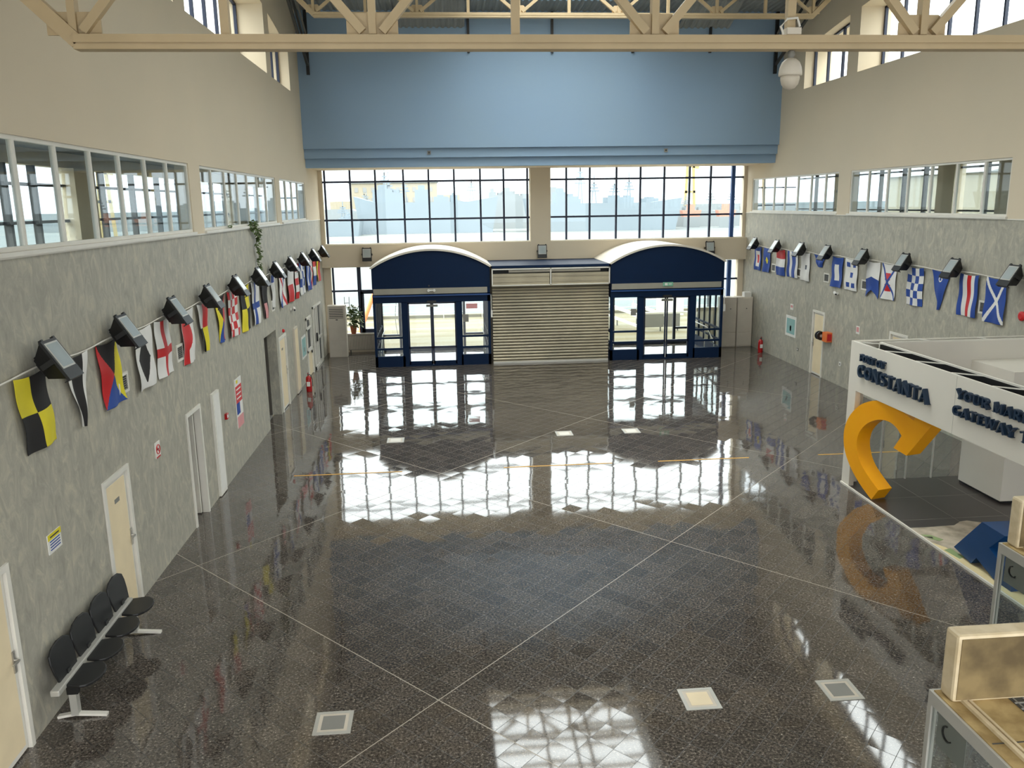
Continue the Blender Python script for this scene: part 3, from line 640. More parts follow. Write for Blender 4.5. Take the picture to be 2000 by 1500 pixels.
for x, lab in ((-2.83, 'floodlight on the far beam left of the left portal'), (3.87, 'floodlight on the far beam above the shutter'), (10.5, 'floodlight on the far beam right of the right portal')):
    o = dup(fl); o.location = (x, 32.06, 3.83); o['label'] = lab
    o.rotation_euler = (Matrix.Rotation(-PI/2, 3, 'Z') @ Matrix.Rotation(math.radians(80), 3, 'Y')).to_euler()

# ------------------------------------------------------------------ signal flags
W_, B_, K_, RD, Y_, P_ = 'fwhite', 'fblue', 'fblack', 'red', 'yellow', 'pink'
def p_quad(a, b_, c, d): return lambda u, v: (a if u < .5 else b_) if v < .5 else (c if u < .5 else d)
def p_z(top, left, right, bot): return lambda u, v: top if (v < .5 and abs(u-.5) < .5-v) else (bot if (v >= .5 and abs(u-.5) < v-.5) else (left if u < .5 else right))
def p_cross(bg, fg, w_=.1, vv=.55): return lambda u, v: fg if abs(u-.5) < w_ or abs(v-vv) < w_*.75 else bg
def p_salt(bg, fg, w_=.1): return lambda u, v: fg if abs(u-v) < w_ or abs(1-u-v) < w_ else bg
def p_check(a, b_, nu=4, nv=4): return lambda u, v: a if (int(u*nu*.999)+int(v*nv*.999)) % 2 == 0 else b_
def p_hstr(*c): return lambda u, v: c[min(len(c)-1, int(v*len(c)))]
def p_vstr(*c): return lambda u, v: c[min(len(c)-1, int(u*len(c)))]
def p_center(bg, fg, hu=.2, hv=.3, core=None): return lambda u, v: core if (core and abs(u-.5) < hu*.45 and abs(v-.5) < hv*.55) else (fg if abs(u-.5) < hu and abs(v-.5) < hv else bg)
def p_dia(bg, fg, hu=.33, hv=.42): return lambda u, v: fg if abs(u-.5)/hu+abs(v-.5)/hv < 1 else bg
def flag(side, ya, yb, zb, fn, label, shape='rect', zt_=3.9, shift=0):
    nu, nv = (60, 84) if (side == 'L' and ya < 18) or (side == 'R' and ya < 25) else (36, 50); b = MB(); xw, s = (XL, 1) if side == 'L' else (XR, -1)
    ph = random.uniform(0, 6); vs = []
    for j in range(nv+1):
        v = j/nv
        for i in range(nu+1):
            u = i/nu; uu = u
            if shape == 'pennant': uu = .5+(u-.5)*(1-.93*v)+shift*v
            elif shape == 'fold': uu = .5+(u-.5)*(1-.5*math.sin(v*PI*.6)**2)+shift*v
            elif shape == 'trap': uu = .5+(u-.5)*(1-.6*v)+shift*v
            else: uu = u+shift*v
            zl_ = zb
            if shape == 'swallow': zl_ = zb+(.22*(1-abs(u-.5)*2) if True else 0)
            z = zt_+(zl_-zt_)*v-.035*math.sin(u*PI)*(1-v)
            off = .045+.02*math.sin(u*7+ph+v*2)*(.3+v)+.012*math.sin(v*9+ph)
            vs.append((xw+s*off, ya+(yb-ya)*uu, z))
    o = len(b.v); b.v += vs
    for j in range(nv):
        for i in range(nu):
            a = j*(nu+1)+i; b.f.append((a, a+1, a+nu+2, a+nu+1)); b.m.append(b.mi(fn((i+.5)/nu, (j+.5)/nv)))
    ob = b.build('signal_flag', smooth=True)
    md = ob.modifiers.new('thick', 'SOLIDIFY'); md.thickness = .004
    return tag(ob, label, 'flag', 'signal flags on the %s wall' % ('left' if side == 'L' else 'right'))
FL = [
 (8.86, 9.56, 3.02, p_quad(Y_, K_, K_, Y_), 'large yellow and black quartered signal flag nearest the camera', 'rect', .25),
 (10.0, 10.72, 2.98, lambda u, v: W_ if u < .2 or u > .78 else K_, 'narrow black pennant with white edges on the left wall', 'pennant', .1),
 (11.05, 11.74, 3.0, p_z(K_, RD, Y_, B_), 'black, red, yellow and blue triangle flag on the left wall', 'rect', .15),
 (12.35, 13.06, 2.97, p_dia(W_, K_), 'white flag with a tall black diamond', 'rect', .05),
 (13.27, 13.98, 2.97, p_cross(W_, RD), 'white flag with a red cross on the left wall', 'rect', .06),
 (14.62, 15.3, 2.93, lambda u, v: RD if u < .12+.6*math.sin(min(1, v*1.35)*PI*.86)+.0 and u > .02 else W_, 'white flag with a folded red diagonal', 'rect', .03),
 (15.56, 16.22, 2.97, p_quad(W_, RD, K_, Y_), 'white and red over black and yellow flag', 'trap', .15),
 (16.86, 17.58, 2.94, p_z(K_, Y_, RD, B_), 'yellow, black, red and blue flag hung sideways on the left wall', 'fold', .05),
 (17.78, 18.56, 2.9, p_check(RD, W_, 4, 6), 'red and white chequered flag', 'rect', .03),
 (18.98, 19.78, 2.85, p_quad(K_, Y_, Y_, K_), 'black and yellow quartered flag beside the blue cross flag', 'rect', .05),
 (20.02, 20.78, 2.85, p_cross(W_, B_, .1, .55), 'white flag with a blue cross on the left wall', 'rect', .05),
 (21.05, 21.85, 2.85, lambda u, v: K_ if v < .62 or abs(u-.5) > .25 else P_, 'black flag with pale pink lower end', 'trap', .1),
 (22.3, 22.95, 3.0, lambda u, v: B_ if (v < .25 and .25 < u < .75) else W_, 'white flag with a small dark blue top', 'trap', .08),
 (23.5, 24.3, 2.87, lambda u, v: RD if abs(u-v) < .11 else (B_ if abs(1-u-v) < .11 else W_), 'white flag with crossed red and blue bars', 'rect', 0),
 (24.72, 25.75, 2.85, lambda u, v: W_ if v < .5 else (RD if u < .8 else W_), 'half white and half red flag on the left wall', 'rect', 0),
 (25.98, 26.65, 2.83, p_hstr(RD, W_, RD, W_, RD), 'red and white striped flag on the left wall', 'rect', .03),
 (26.98, 27.85, 2.85, p_check(B_, W_, 3, 4), 'blue and white chequered flag on the left wall', 'rect', 0),
 (28.2, 29.0, 2.85, p_center(B_, W_, .2, .34), 'blue flag with a white middle on the left wall', 'rect', 0),
 (29.12, 29.68, 2.85, p_salt(W_, RD, .12), 'white flag with a thin red diagonal cross far on the left wall', 'fold', 0),
 (29.8, 30.5, 2.9, p_hstr(RD, W_, B_), 'red, white and blue flag near the end of the left wall', 'rect', 0),
 (30.6, 31.3, 2.95, p_vstr(Y_, RD), 'yellow and red flag at the end of the left wall', 'rect', 0)]
for a, b_, z, fn, lab, sh, shf in FL: flag('L', a, b_, z, fn, lab, sh, 3.9, shf)
FR = [
 (31.27, 30.63, 3.01, p_center(B_, W_, .3, .33, RD), 'blue flag with white and red rectangles, farthest on the right wall', 'rect'),
 (30.42, 29.75, 3.0, p_dia(B_, Y_, .14, .16), 'dark blue flag with a small yellow diamond', 'rect'),
 (29.19, 28.45, 2.98, p_hstr(RD, W_, B_), 'red, white and blue banded flag on the right wall', 'rect'),
 (28.2, 27.35, 3.0, p_vstr(B_, W_, B_, B_, W_), 'blue and white vertically striped flag on the right wall', 'rect'),
 (27.07, 26.42, 2.97, p_center(W_, 'navy', .12, .08), 'white flag with a small dark square', 'rect'),
 (26.11, 25.35, 3.5, lambda u, v: B_, 'short blue pennant behind a floodlight on the right wall', 'trap'),
 (24.87, 24.16, 2.98, p_center(B_, W_, .17, .27), 'blue flag with a narrow white middle on the right wall', 'rect'),
 (23.97, 23.25, 2.97, lambda u, v: B_ if (abs(u-.25) < .13 and (abs(v-.17) < .08 or abs(v-.83) < .08)) or (abs(u-.75) < .13 and (abs(v-.17) < .08 or abs(v-.83) < .08)) or (abs(u-.5) < .13 and abs(v-.5) < .08) else W_, 'white flag with five blue squares', 'rect'),
 (22.74, 22.03, 2.88, p_hstr(W_, B_), 'swallow tailed flag, white above and blue below', 'swallow'),
 (21.92, 21.18, 2.93, lambda u, v: B_ if abs(u-v) < .06 or abs(1-u-v) < .06 else (RD if abs(u-.5) < .16 and abs(v-.5) < .26 and abs(v-.5) > .06 else W_), 'white flag with blue diagonal cross and red squares', 'rect'),
 (20.62, 19.9, 2.92, p_check(W_, B_, 4, 5), 'blue and white chequered flag on the right wall', 'rect'),
 (19.56, 18.8, 2.94, lambda u, v: W_ if ((u-.5)/.13)**2+((v-.2)/.07)**2 < 1 and ((u-.5)/.07)**2+((v-.2)/.04)**2 > 1 else B_, 'blue pennant with a white ring', 'pennant'),
 (18.4, 17.72, 2.93, p_vstr(B_, W_, RD, W_, B_), 'blue, white and red vertically striped flag', 'rect'),
 (17.44, 16.76, 2.9, p_salt(B_, W_, .07), 'blue flag with a white diagonal cross, nearest on the right wall', 'rect')]
for a, b_, z, fn, lab, sh in FR: flag('R', a, b_, z, fn, lab, sh)
def rope(side, ya, yb, lab):
    xw, s = (XL, 1) if side == 'L' else (XR, -1); pts = []; n = 90
    for i in range(n+1):
        y = ya+(yb-ya)*i/n; pts.append((xw+s*.05, y, 3.915+.02*math.cos(2*PI*(y-9.5)/2.15)))
    tag(MB().tube(pts, .011, 'rope', 5).build('bunting_rope'), lab, 'rope', 'bunting ropes')
rope('L', 7.5, 31.6, 'thin white rope holding the signal flags on the left wall')
rope('R', 16.2, 31.5, 'thin white rope holding the signal flags on the right wall')

# ------------------------------------------------------------------ wall fittings
def vent(side, y, z, lab):
    xw, s = (XL, 1) if side == 'L' else (XR, -1); t = thing('wall_vent', lab, 'vent', (xw, y, z), 0, 'square wall vents')
    b = MB()
    for a in (-1, 1): b.box((0, a*.165-.02, -.145), (s*.02, a*.165+.02, .145), 'frame').box((0, -.145, a*.125-.02), (s*.02, .145, a*.125+.02), 'frame')
    b.build('vent_frame', t)
    b = MB().box((0, -.15, -.11), (s*.005, .15, .11), 'black')
    for i in range(7): b.box((s*.005, -.15, -.1+i*.032), (s*.015, .15, -.09+i*.032), 'mid_grey')
    b.build('louvre', t)
vent('L', 11.88, 3.22, 'square white vent beside the triangle flag on the left wall'); vent('L', 14.5, 3.2, 'square white vent beside the folded red flag')
vent('L', 22.6, 3.05, 'square white vent below the flags far along the left wall'); vent('L', 25.6, 3.05, 'square white vent beside the half white and red flag')
for y, lab in ((29.5, 'square white vent beside the red white and blue flag'), (27.3, 'square white vent beside the striped blue flag'), (25.25, 'square white vent in the open gap between flags on the right wall'), (22.85, 'square white vent beside the swallow tailed flag'), (17.5, 'square white vent beside the white diagonal cross flag')): vent('R', y, 3.2, lab)
def wall_sign(side, y0, y1, z0, z1, lab, name='wall_sign', cat='sign', deco=None, frame=None):
    xw, s = (XL, 1) if side == 'L' else (XR, -1); b = MB()
    b.box((xw, y0, z0), (xw+s*.012, y1, z1), frame or 'white')
    if deco: deco(b, xw+s*.012, xw+s*.016, y0, y1, z0, z1)
    tag(b.build(name), lab, cat)
def d_notice(b, xa, xb, y0, y1, z0, z1):
    h = z1-z0; b.box((xa, y0, z1-h*.3), (xb, y1, z1), 'yellow'); b.box((xb, y0+.05, z1-h*.2), (xb+.001, y1-.05, z1-h*.12), 'dark_grey')
    for i in range(4): b.box((xa, y0+.04, z1-h*(.42+i*.14)), (xb, y1-.04, z1-h*(.37+i*.14)), 'fblue')
wall_sign('L', 9.2, 9.52, 1.79, 2.02, 'small paper notice with yellow header above the bench', deco=d_notice)
def d_smoke(b, xa, xb, y0, y1, z0, z1):
    cy, cz = (y0+y1)/2, z0+.13; n = 20
    for i in range(n):
        a0, a1 = 2*PI*i/n, 2*PI*(i+1)/n
        b.beam((xa+.002, cy+.075*math.cos(a0), cz+.075*math.sin(a0)), (xa+.002, cy+.075*math.cos(a1), cz+.075*math.sin(a1)), .02, .006, 'red')
    b.beam((xa+.002, cy-.05, cz+.05), (xa+.002, cy+.05, cz-.05), .02, .006, 'red', (1, 0, 0)); b.box((xa, cy-.04, cz-.012), (xb, cy+.04, cz+.012), 'dark_grey'); b.box((xa, y0+.02, z0), (xb, y1-.02, z0+.02), 'red')
wall_sign('L', 12.83, 13.05, 1.80, 2.05, 'no smoking sign on the left wall between the doors', deco=d_smoke)
def d_poster(b, xa, xb, y0, y1, z0, z1):
    b.box((xa, y0, z1-.13), (xb, y1, z1), 'fwhite').box((xb, y0+.1, z1-.1), (xb+.001, y0+.25, z1-.03), 'yellow')
    b.box((xa, y0+.02, z0+.55), (xb, y1-.02, z1-.16), 'red').box((xa, y0+.02, z0+.3), (xb, y0+.3, z0+.55), 'fblue').box((xa, y0+.3, z0+.3), (xb, y1-.02, z0+.55), 'fwhite').box((xa, y0+.02, z0), (xb, y1-.02, z0+.25), 'pink')
    for i in range(3): b.box((xb, y0+.08, z1-.25-i*.1), (xb+.001, y1-.1, z1-.22-i*.1), 'fwhite')
wall_sign('L', 17.92, 18.48, .9, 1.98, 'tall red and white poster on the left wall', 'wall_poster', 'poster', d_poster)
def d_teal(b, xa, xb, y0, y1, z0, z1):
    b.box((xa, y0+.07, z0+.07), (xb, y1-.07, z1-.07), 'tealprint').box((xb, (y0+y1)/2-.08, z0+.2), (xb+.001, (y0+y1)/2+.1, z0+.34), 'mid_grey')
wall_sign('L', 26.6, 27.42, .82, 1.54, 'white framed teal plan beside the arched door', 'framed_plan', 'picture', d_teal)
def d_fr(b, xa, xb, y0, y1, z0, z1):
    b.box((xa, y0+.09, z0+.09), (xb, y1-.09, z1-.09), 'tealprint').box((xb, (y0+y1)/2-.06, z0+.2), (xb+.001, (y0+y1)/2+.06, z0+.38), 'darkred')
wall_sign('R', 27.3, 28.15, .95, 1.66, 'white framed evacuation plan on the right wall', 'framed_plan', 'picture', d_fr)
wall_sign('R', 27.6, 27.85, 1.88, 2.08, 'small pale sign above the evacuation plan', deco=lambda b, xa, xb, y0, y1, z0, z1: b.box((xa, y0+.04, z0+.08), (xb, y1-.04, z1-.04), 'pink'))
wall_sign('R', 22.95, 23.15, 1.75, 1.98, 'small faded red and white sign right of the hose reel', deco=lambda b, xa, xb, y0, y1, z0, z1: b.box((xa, y0+.03, z0+.06), (xb, y1-.03, z1-.03), 'pink'))
for xw, s, y, z, lab in ((XL, 1, 25.2, 2.62, 'small bullet camera on the left wall above the passage'), (XR, -1, 24.45, 2.78, 'small white bullet camera on the right wall under the flags')):
    t = thing('bullet_camera', lab, 'camera', (xw, y, z), 0, 'small wall cameras')
    MB().lathe([(.05, 0), (.05, s*.03)], (0, 0, 0), 'white', 12, 'x').tube([(s*.02, 0, 0), (s*.1, 0, .02)], .018, 'white').build('bracket', t)
    MB().tube([(s*.08, .05, .04), (s*.14, -.16, .0)], .045, 'white', 12).tube([(s*.141, -.162, 0), (s*.145, -.175, 0)], .03, 'black', 10).build('camera_body', t)
def alarm(side, y, z, lab, r=.05, name='fire_alarm', d=.06):
    xw, s = (XL, 1) if side == 'L' else (XR, -1)
    tag(MB().lathe([(r, 0), (r, s*d*.6), (r*.6, s*d)], (xw, y, z), 'red', 14, 'x').box((xw, y-r*.7, z-r*.7), (xw+s*.02, y+r*.7, z+r*.7), 'darkred').build(name), lab, 'alarm')
alarm('L', 23.7, 2.2, 'small red sounder above the passage door'); alarm('R', 16.25, 3.17, 'red fire alarm bell at the right edge, below the nearest flag', .1)
tag(MB().box((XL, 16.95, 1.36), (XL+.05, 17.08, 1.48), 'darkred').box((XL+.05, 16.98, 1.39), (XL+.053, 17.05, 1.45), 'white').build('fire_call_point'), 'red fire call point on the left wall near the poster', 'alarm')
# hose reel
t = thing('hose_reel', 'red hose reel cabinet on the right wall beside the cream door', 'hose reel', (XR, 24.75, 1.38))
MB().box((-.18, -.12, -.14), (0, .28-.1, .16), 'orange').box((-.16, -.125, -.1), (-.02, -.12, .12), 'red').build('cabinet', t)
MB().lathe([(.14, 0), (.14, .05), (.11, .05), (.11, .13), (.14, .13), (.14, .18)], (-.2, .2, .02), 'black', 20, 'y').lathe([(.05, -.005), (.05, .0)], (-.2, .2, .02), 'alu', 12, 'y').build('reel', t)
def extinguisher(x, y, lab):
    t = thing('fire_extinguisher', lab, 'fire extinguisher', (x, y, 0), 0, 'red fire extinguishers')
    MB().lathe([(.085, 0), (.09, .02), (.09, .4), (.075, .46), (.03, .5), (.025, .53)], (0, 0, 0), 'darkred', 18).build('cylinder', t, smooth=True)
    MB().box((-.02, -.09, .53), (.02, .05, .56), 'black').box((-.015, -.1, .58), (.015, .04, .6), 'darkred').box((-.02, -.02, .52), (.02, .02, .6), 'chrome').build('valve', t)
    MB().tube([(0, .03, .55), (.05, .1, .5), (.1, .1, .35), (.105, .05, .15)], .012, 'black').build('hose', t)
    MB().box((-.05, -.093, .18), (.05, -.088, .32), 'white').build('paper_label', t)
extinguisher(XL+.32, 25.6, 'red fire extinguisher on the floor by the left wall'); extinguisher(XR-.2, 29.9, 'red fire extinguisher on the floor by the right wall')
tag(MB().box((XR, 23.9, .62), (XR-.03, 24.02, .74), 'white').box((XR-.03, 23.93, .65), (XR-.034, 23.99, .71), 'mid_grey').build('wall_socket'), 'small white wall socket low on the right wall', 'socket')
tag(MB().box((XR, 27.0, .55), (XR-.02, 27.12, .65), 'mid_grey').box((XR-.02, 27.03, .58), (XR-.024, 27.09, .62), 'white').build('wall_socket'), 'grey wall socket below the evacuation plan', 'socket')

# ------------------------------------------------------------------ trailing plant
b = MB(); random.seed(3)
stem = [(XL+.08, 20.75, 5.22), (XL+.12, 20.95, 5.1)]
for i in range(26): stem.append((XL+.06+random.uniform(-.01, .02), 20.95+.1*math.sin(i*.5)+i*.004, 5.05-i*.036))
t = thing('trailing_plant', 'green trailing ivy hanging from the sill of the left gallery window', 'plant', (0, 0, 0))
MB().tube(stem, .008, 'plant', 5).build('stem', t)
def leaf(b, p, r, m='plant', nrm=None):
    d = Vector((random.uniform(-.3, 1), random.uniform(-1, 1), random.uniform(-.9, .3))).normalized(); a = d.cross(Vector((0, 0, 1))).normalized()
    p = Vector(p); b.add([p, p+d*r*.5+a*r*.4, p+d*r, p+d*r*.5-a*r*.4, p+d*r*.5+Vector((.01, 0, .012))], [(0, 1, 4), (1, 2, 4), (2, 3, 4), (3, 0, 4)], m)
for i, p in enumerate(stem):
    for k in range(9 if i < 8 else (4 if i < 26 else 9)):
        q = (p[0]+random.uniform(0, .05), p[1]+random.uniform(-.1, .1)*(1.5 if i < 5 else .8), p[2]+random.uniform(-.03, .05)); leaf(b, q, random.uniform(.05, .11))
for k in range(80): leaf(b, (XL+random.uniform(0, .1), 20.8+random.uniform(-.35, .3), 5.2+random.uniform(-.12, .12)), random.uniform(.07, .14))
tag_ = b.build('leaves', t)
b = MB()
for k in range(14): leaf(b, (XL+.03, 18.6+random.uniform(-.1, .1), 5.22+random.uniform(0, .05)), .06)
tag(b.build('ivy_sprig'), 'tiny ivy sprig on the left gallery sill', 'plant')

# ------------------------------------------------------------------ far corner furniture
t = thing('air_conditioner', 'tall beige floor standing air conditioner in the far left corner', 'air conditioner', (-4.03, 31.5, 0))
MB().box((-.33, 0, 0), (.33, .38, 1.97), 'beige').box((-.31, -.006, .02), (.31, 0, .62), 'beige').box((-.31, -.006, .64), (.31, 0, 1.45), 'beige').build('body', t, bevel=.01)
b = MB().box((-.27, -.01, 1.5), (.25, 0, 1.9), 'dark_grey')
for i in range(6): b.box((-.27, -.03, 1.52+i*.066), (.25, -.008, 1.555+i*.066), 'beige')
b.build('air_grille', t)
MB().box((-.04, -.01, 1.42), (.04, -.004, 1.45), 'black').build('display', t)
t = thing('radiator', 'white ribbed radiator under the far left window', 'radiator', (-3.2, 32.45, 0))
b = MB().box((-.6, 0, .1), (.6, .06, .68), 'mid_grey')  # grey backing stands in for the shade between the ribs
for i in range(20): b.box((-.585+i*.06, -.02, .12), (-.55+i*.06, 0, .66), 'beige')
b.build('ribbed_panel', t); MB().tube([(.58, 0, .15), (.66, 0, .15), (.66, 0, .0)], .015, 'dark_grey').box((-.5, .01, 0), (-.46, .05, .1), 'dark_grey').box((.46, .01, 0), (.5, .05, .1), 'dark_grey').build('pipe', t)
t = thing('potted_plant', 'leafy green plant in a brown pot on the far window sill', 'plant', (-3.52, 32.42, .75))
MB().lathe([(.09, 0), (.13, .28), (.14, .3), (.14, .33), (.11, .33)], (0, 0, 0), 'terracotta', 16).build('pot', t)
b = MB(); random.seed(5)
for k in range(240):
    a = random.uniform(0, 2*PI); r = random.uniform(0, .34); h = random.uniform(.35, 1.15)*(1-.4*r)
    leaf(b, (r*math.cos(a), r*math.sin(a)*.55-.05, h), random.uniform(.08, .18))
b.build('foliage', t); b = MB()
for a in range(7): b.tube([(0, 0, .3), (.12*math.cos(a), .08*math.sin(a), .8), (.25*math.cos(a), .12*math.sin(a), 1.1)], .008, 'plant', 5)
b.build('stems', t)
MB().box((-.3, -.02, .33), (-.28, 0, 1.45), 'mid_grey').box((-.12, -.02, .33), (-.10, 0, 1.45), 'mid_grey').box((-.3, -.02, 1.2), (-.1, 0, 1.22), 'mid_grey').box((-.3, -.02, .33), (0, 0, .35), 'mid_grey').build('plant_support', t)
for i, (x0, x1) in enumerate(((10.79, 11.40), (11.43, 12.04))):
    t = thing('metal_cabinet', ['tall beige metal cabinet beside the right portal', 'tall beige metal cabinet against the right wall'][i], 'cabinet', ((x0+x1)/2, 31.3, 0), 0, 'beige metal cabinets')
    w2 = (x1-x0)/2
    MB().box((-w2, 0, .0), (w2, .5, 1.94), 'beige').build('body', t, bevel=.008)
    d = MB().box((-w2+.02, -.02, .58), (w2-.02, 0, 1.9), 'beige').build('door', t, bevel=.005); MB().lathe([(.018, 0), (.018, -.02)], (.05, -.02, 1.5), 'black', 10, 'y').build('lock', d)
    d = MB().box((-w2+.02, -.02, .04), (w2-.02, 0, .56), 'beige').build('lower_door', t, bevel=.005)
tag(MB().box((11.72, 31.4, 1.94), (12.0, 31.65, 2.12), 'white').box((11.74, 31.39, 1.96), (11.98, 31.4, 2.1), 'frame').build('small_box'), 'small white box on top of the right cabinet', 'box')

# ------------------------------------------------------------------ floor items
def inlay(x, y, lab, m='frame'):
    t = thing('floor_light', lab, 'floor light', (x, y, 0), 0, 'square lights set in the floor')
    b = MB(); s = .185
    for a in (-1, 1): b.box((a*s-.022, -s-.022, 0), (a*s+.022, s+.022, .008), 'alu').box((-s+.022, a*s-.022, 0), (s-.022, a*s+.022, .0078), 'alu')
    b.build('metal_rim', t); MB().box((-s+.022, -s+.022, 0), (s-.022, s-.022, .005), 'beige').box((-s+.06, -s+.06, .005), (s-.06, s-.06, .0075), m).build('cover_glass', t)
for x, y, lab, m in ((-1.37, 8.35, 'square floor light nearest the camera on the left', 'mid_grey'), (2.8, 8.36, 'square floor light nearest the camera in the middle', 'cream'), (4.48, 8.36, 'square floor light nearest the camera on the right', 'mid_grey'),
                  (-1.27, 19.7, 'square floor light far off on the left', 'frame'), (2.9, 19.74, 'square floor light far off in front of the shutter', 'frame'), (4.6, 19.75, 'square floor light far off on the right', 'frame')): inlay(x, y, lab, m)
for x0, x1, lab in ((-3.3, -1.0, 'yellow tape line on the floor near the left wall'), (1.2, 3.6, 'yellow tape line on the floor in the middle'), (4.63, 6.7, 'yellow tape line on the floor right of the middle'), (8.3, 10.2, 'yellow tape line on the floor beyond the exhibition stand')):
    tag(MB().box((x0, 17.2, 0), (x1, 17.24, .004), 'tape').build('floor_tape'), lab, 'tape', 'yellow tape lines')

# ------------------------------------------------------------------ beam seating
t = thing('beam_bench', 'four seat black waiting bench against the left wall', 'bench', (-4.36, 8.62, 0))
MB().beam((0, -.13, .47), (0, 2.1, .47), .1, .07, 'alu').build('beam', t, bevel=.012)
for y in (.16, 2.02):
    l = MB().box((.02, y-.04, .04), (.10, y+.04, .3), 'alu').box((.0, y-.035, .3), (.12, y+.035, .42), 'black')
    l.beam((-.14, y, .015), (.06, y, .045), .06, .03, 'frame').beam((.06, y, .045), (.4, y, .015), .06, .03, 'frame'); l.build('leg', t)
for k in range(4):
    y = .27+k*.545; nn = 10
    # seat: rounded front, slightly dished
    v = []; f = []
    outl = []
    for i in range(nn+1):
        a = PI*i/nn; outl.append((.1+.25*math.sin(a)**.6 if 0 < i < nn else .03, y-.25*math.cos(a)))
    outl = [(.03, y-.22), (.2, y-.262)]+[(.2+.17*math.sin(PI*i/8), y-.262*math.cos(PI*i/8)) for i in range(1, 8)]+[(.2, y+.262), (.03, y+.22)]
    MB().prism(outl, 'z', .44, .475, 'black').build('seat', t, bevel=.01)
    bo = [(y-.22, .48), (y-.255, .62), (y-.266, .74), (y-.245, .83), (y-.15, .88), (y, .9), (y+.15, .88), (y+.245, .83), (y+.266, .74), (y+.255, .62), (y+.22, .48)]
    b = MB(); n = len(bo); vs = [(-.01-(p[1]-.5)*.2, p[0], p[1]) for p in bo]+[(-.035-(p[1]-.5)*.2, p[0], p[1]) for p in bo]
    b.add(vs, [tuple(range(n)), tuple(range(n, 2*n))[::-1]]+[(i, (i+1) % n, n+(i+1) % n, n+i) for i in range(n)], 'black'); b.build('backrest', t, bevel=.008)
    if k < 3: MB().lathe([(.045, -.03), (.045, .03)], (0, y+.27, .46), 'alu', 12, 'y').build('joint_ring', t)
    MB().box((0, y-.03, .4), (.2, y+.03, .44), 'black').box((-.06, y-.04, .42), (0, y+.04, .56), 'black').build('clamp', t)

# ------------------------------------------------------------------ exhibition stand
FX = 7.94
stand = thing('exhibition_stand', 'white open exhibition stand with navy lettering on its fascia', 'exhibition stand', (FX, 15.38, 0))
def S(b, name, parent=stand, **k):
    b.v = [(x-FX, y-15.38, z) for x, y, z in b.v]; return b.build(name, parent, **k)
fas = S(MB().box((FX, 6.2, 1.97), (FX+.06, 15.38, 2.9), 'panel').box((FX-.001, 11.98, 1.97), (FX, 11.985, 2.9), 'mid_grey'), 'long_fascia')
G = .38
S(MB().box((FX+.06, 15.32, 1.97), (XR-.1, 15.38, 2.9), 'panel').box((FX+G, 15.0, 1.97), (XR-.1, 15.05, 2.9), 'panel'), 'end_fascia')
b = MB().box((FX, 6.2, 2.9), (FX+.035, 15.345, 2.915), 'frame').box((FX+G, 6.2, 2.9), (FX+G+.035, 15.0, 2.93), 'frame').box((FX+G, 15.0, 2.9), (XR-.1, 15.035, 2.93), 'frame').box((FX, 15.345, 2.9), (XR-.1, 15.38, 2.915), 'frame')
for i in range(9):
    b.beam((FX+.036, 15.2-i, 2.908), (FX+G, 14.9-i, 2.908), .03, .015, 'frame')
for i in range(3): b.beam((9.3+i*1.2, 15.34, 2.908), (9.4+i*1.2, 15.04, 2.908), .03, .015, 'frame')
S(b, 'top_frame')
S(MB().box((FX+G, 6.2, 2.3), (FX+G+.035, 14.99, 2.899), 'panel').box((FX+G-.01, 6.2, 2.3), (FX+G-.001, 14.99, 2.899), 'black').box((FX+.062, 6.2, 2.3), (FX+G-.012, 15.31, 2.34), 'black').box((FX+.061, 6.2, 2.341), (FX+.07, 15.31, 2.89), 'black').box((FX+G, 15.06, 2.3), (XR-.1, 15.31, 2.34), 'black').box((FX+G, 15.051, 2.341), (XR-.1, 15.058, 2.895), 'black'), 'inner_liner')  # black faces paint the shade into the hollow behind the fascia
S(MB().box((FX, 15.08, 0), (FX+.1, 15.38, 1.97), 'panel').box((FX+.1, 15.3, 0), (FX+.28, 15.38, 1.97), 'panel'), 'corner_column')
S(MB().box((FX, 6.2, 0), (XR-.1, 15.38, .03), 'booth_floor'), 'raised_floor')
S(MB().box((FX-.03, 6.2, 0), (FX, 15.38, .035), 'frame'), 'floor_edge')
b = MB()
for y in (14.3, 13.2, 12.1, 11.0): b.box((FX, y, .03), (XR-.2, y+.01, .031), 'mid_grey')
for x in (8.95, 9.93, 10.9): b.box((x, 6.2, .03), (x+.01, 15.3, .031), 'mid_grey')
S(b, 'floor_joints')
S(MB().box((10.2, 12.2, .03), (XR-.12, 15.13, 1.97), 'panel').box((10.2, 13.76, .03), (XR-.12, 15.13, 2.53), 'panel').box((10.19, 13.76, .03), (10.2, 15.13, .06), 'dark_grey'), 'storage_block') if False else S(MB().box((10.2, 13.76, .08), (XR-.12, 15.04, 2.53), 'panel').box((10.23, 13.79, .03), (XR-.15, 15.04, .08), 'black'), 'storage_block')
b = MB()
for x in (8.7, 9.25, 9.8): b.box((x, 15.33, .03), (x+.025, 15.36, 1.97), 'alu')
S(b, 'glass_posts'); S(MB().box((8.5, 15.34, .03), (10.2, 15.348, 1.97), 'glass'), 'glass_screen')
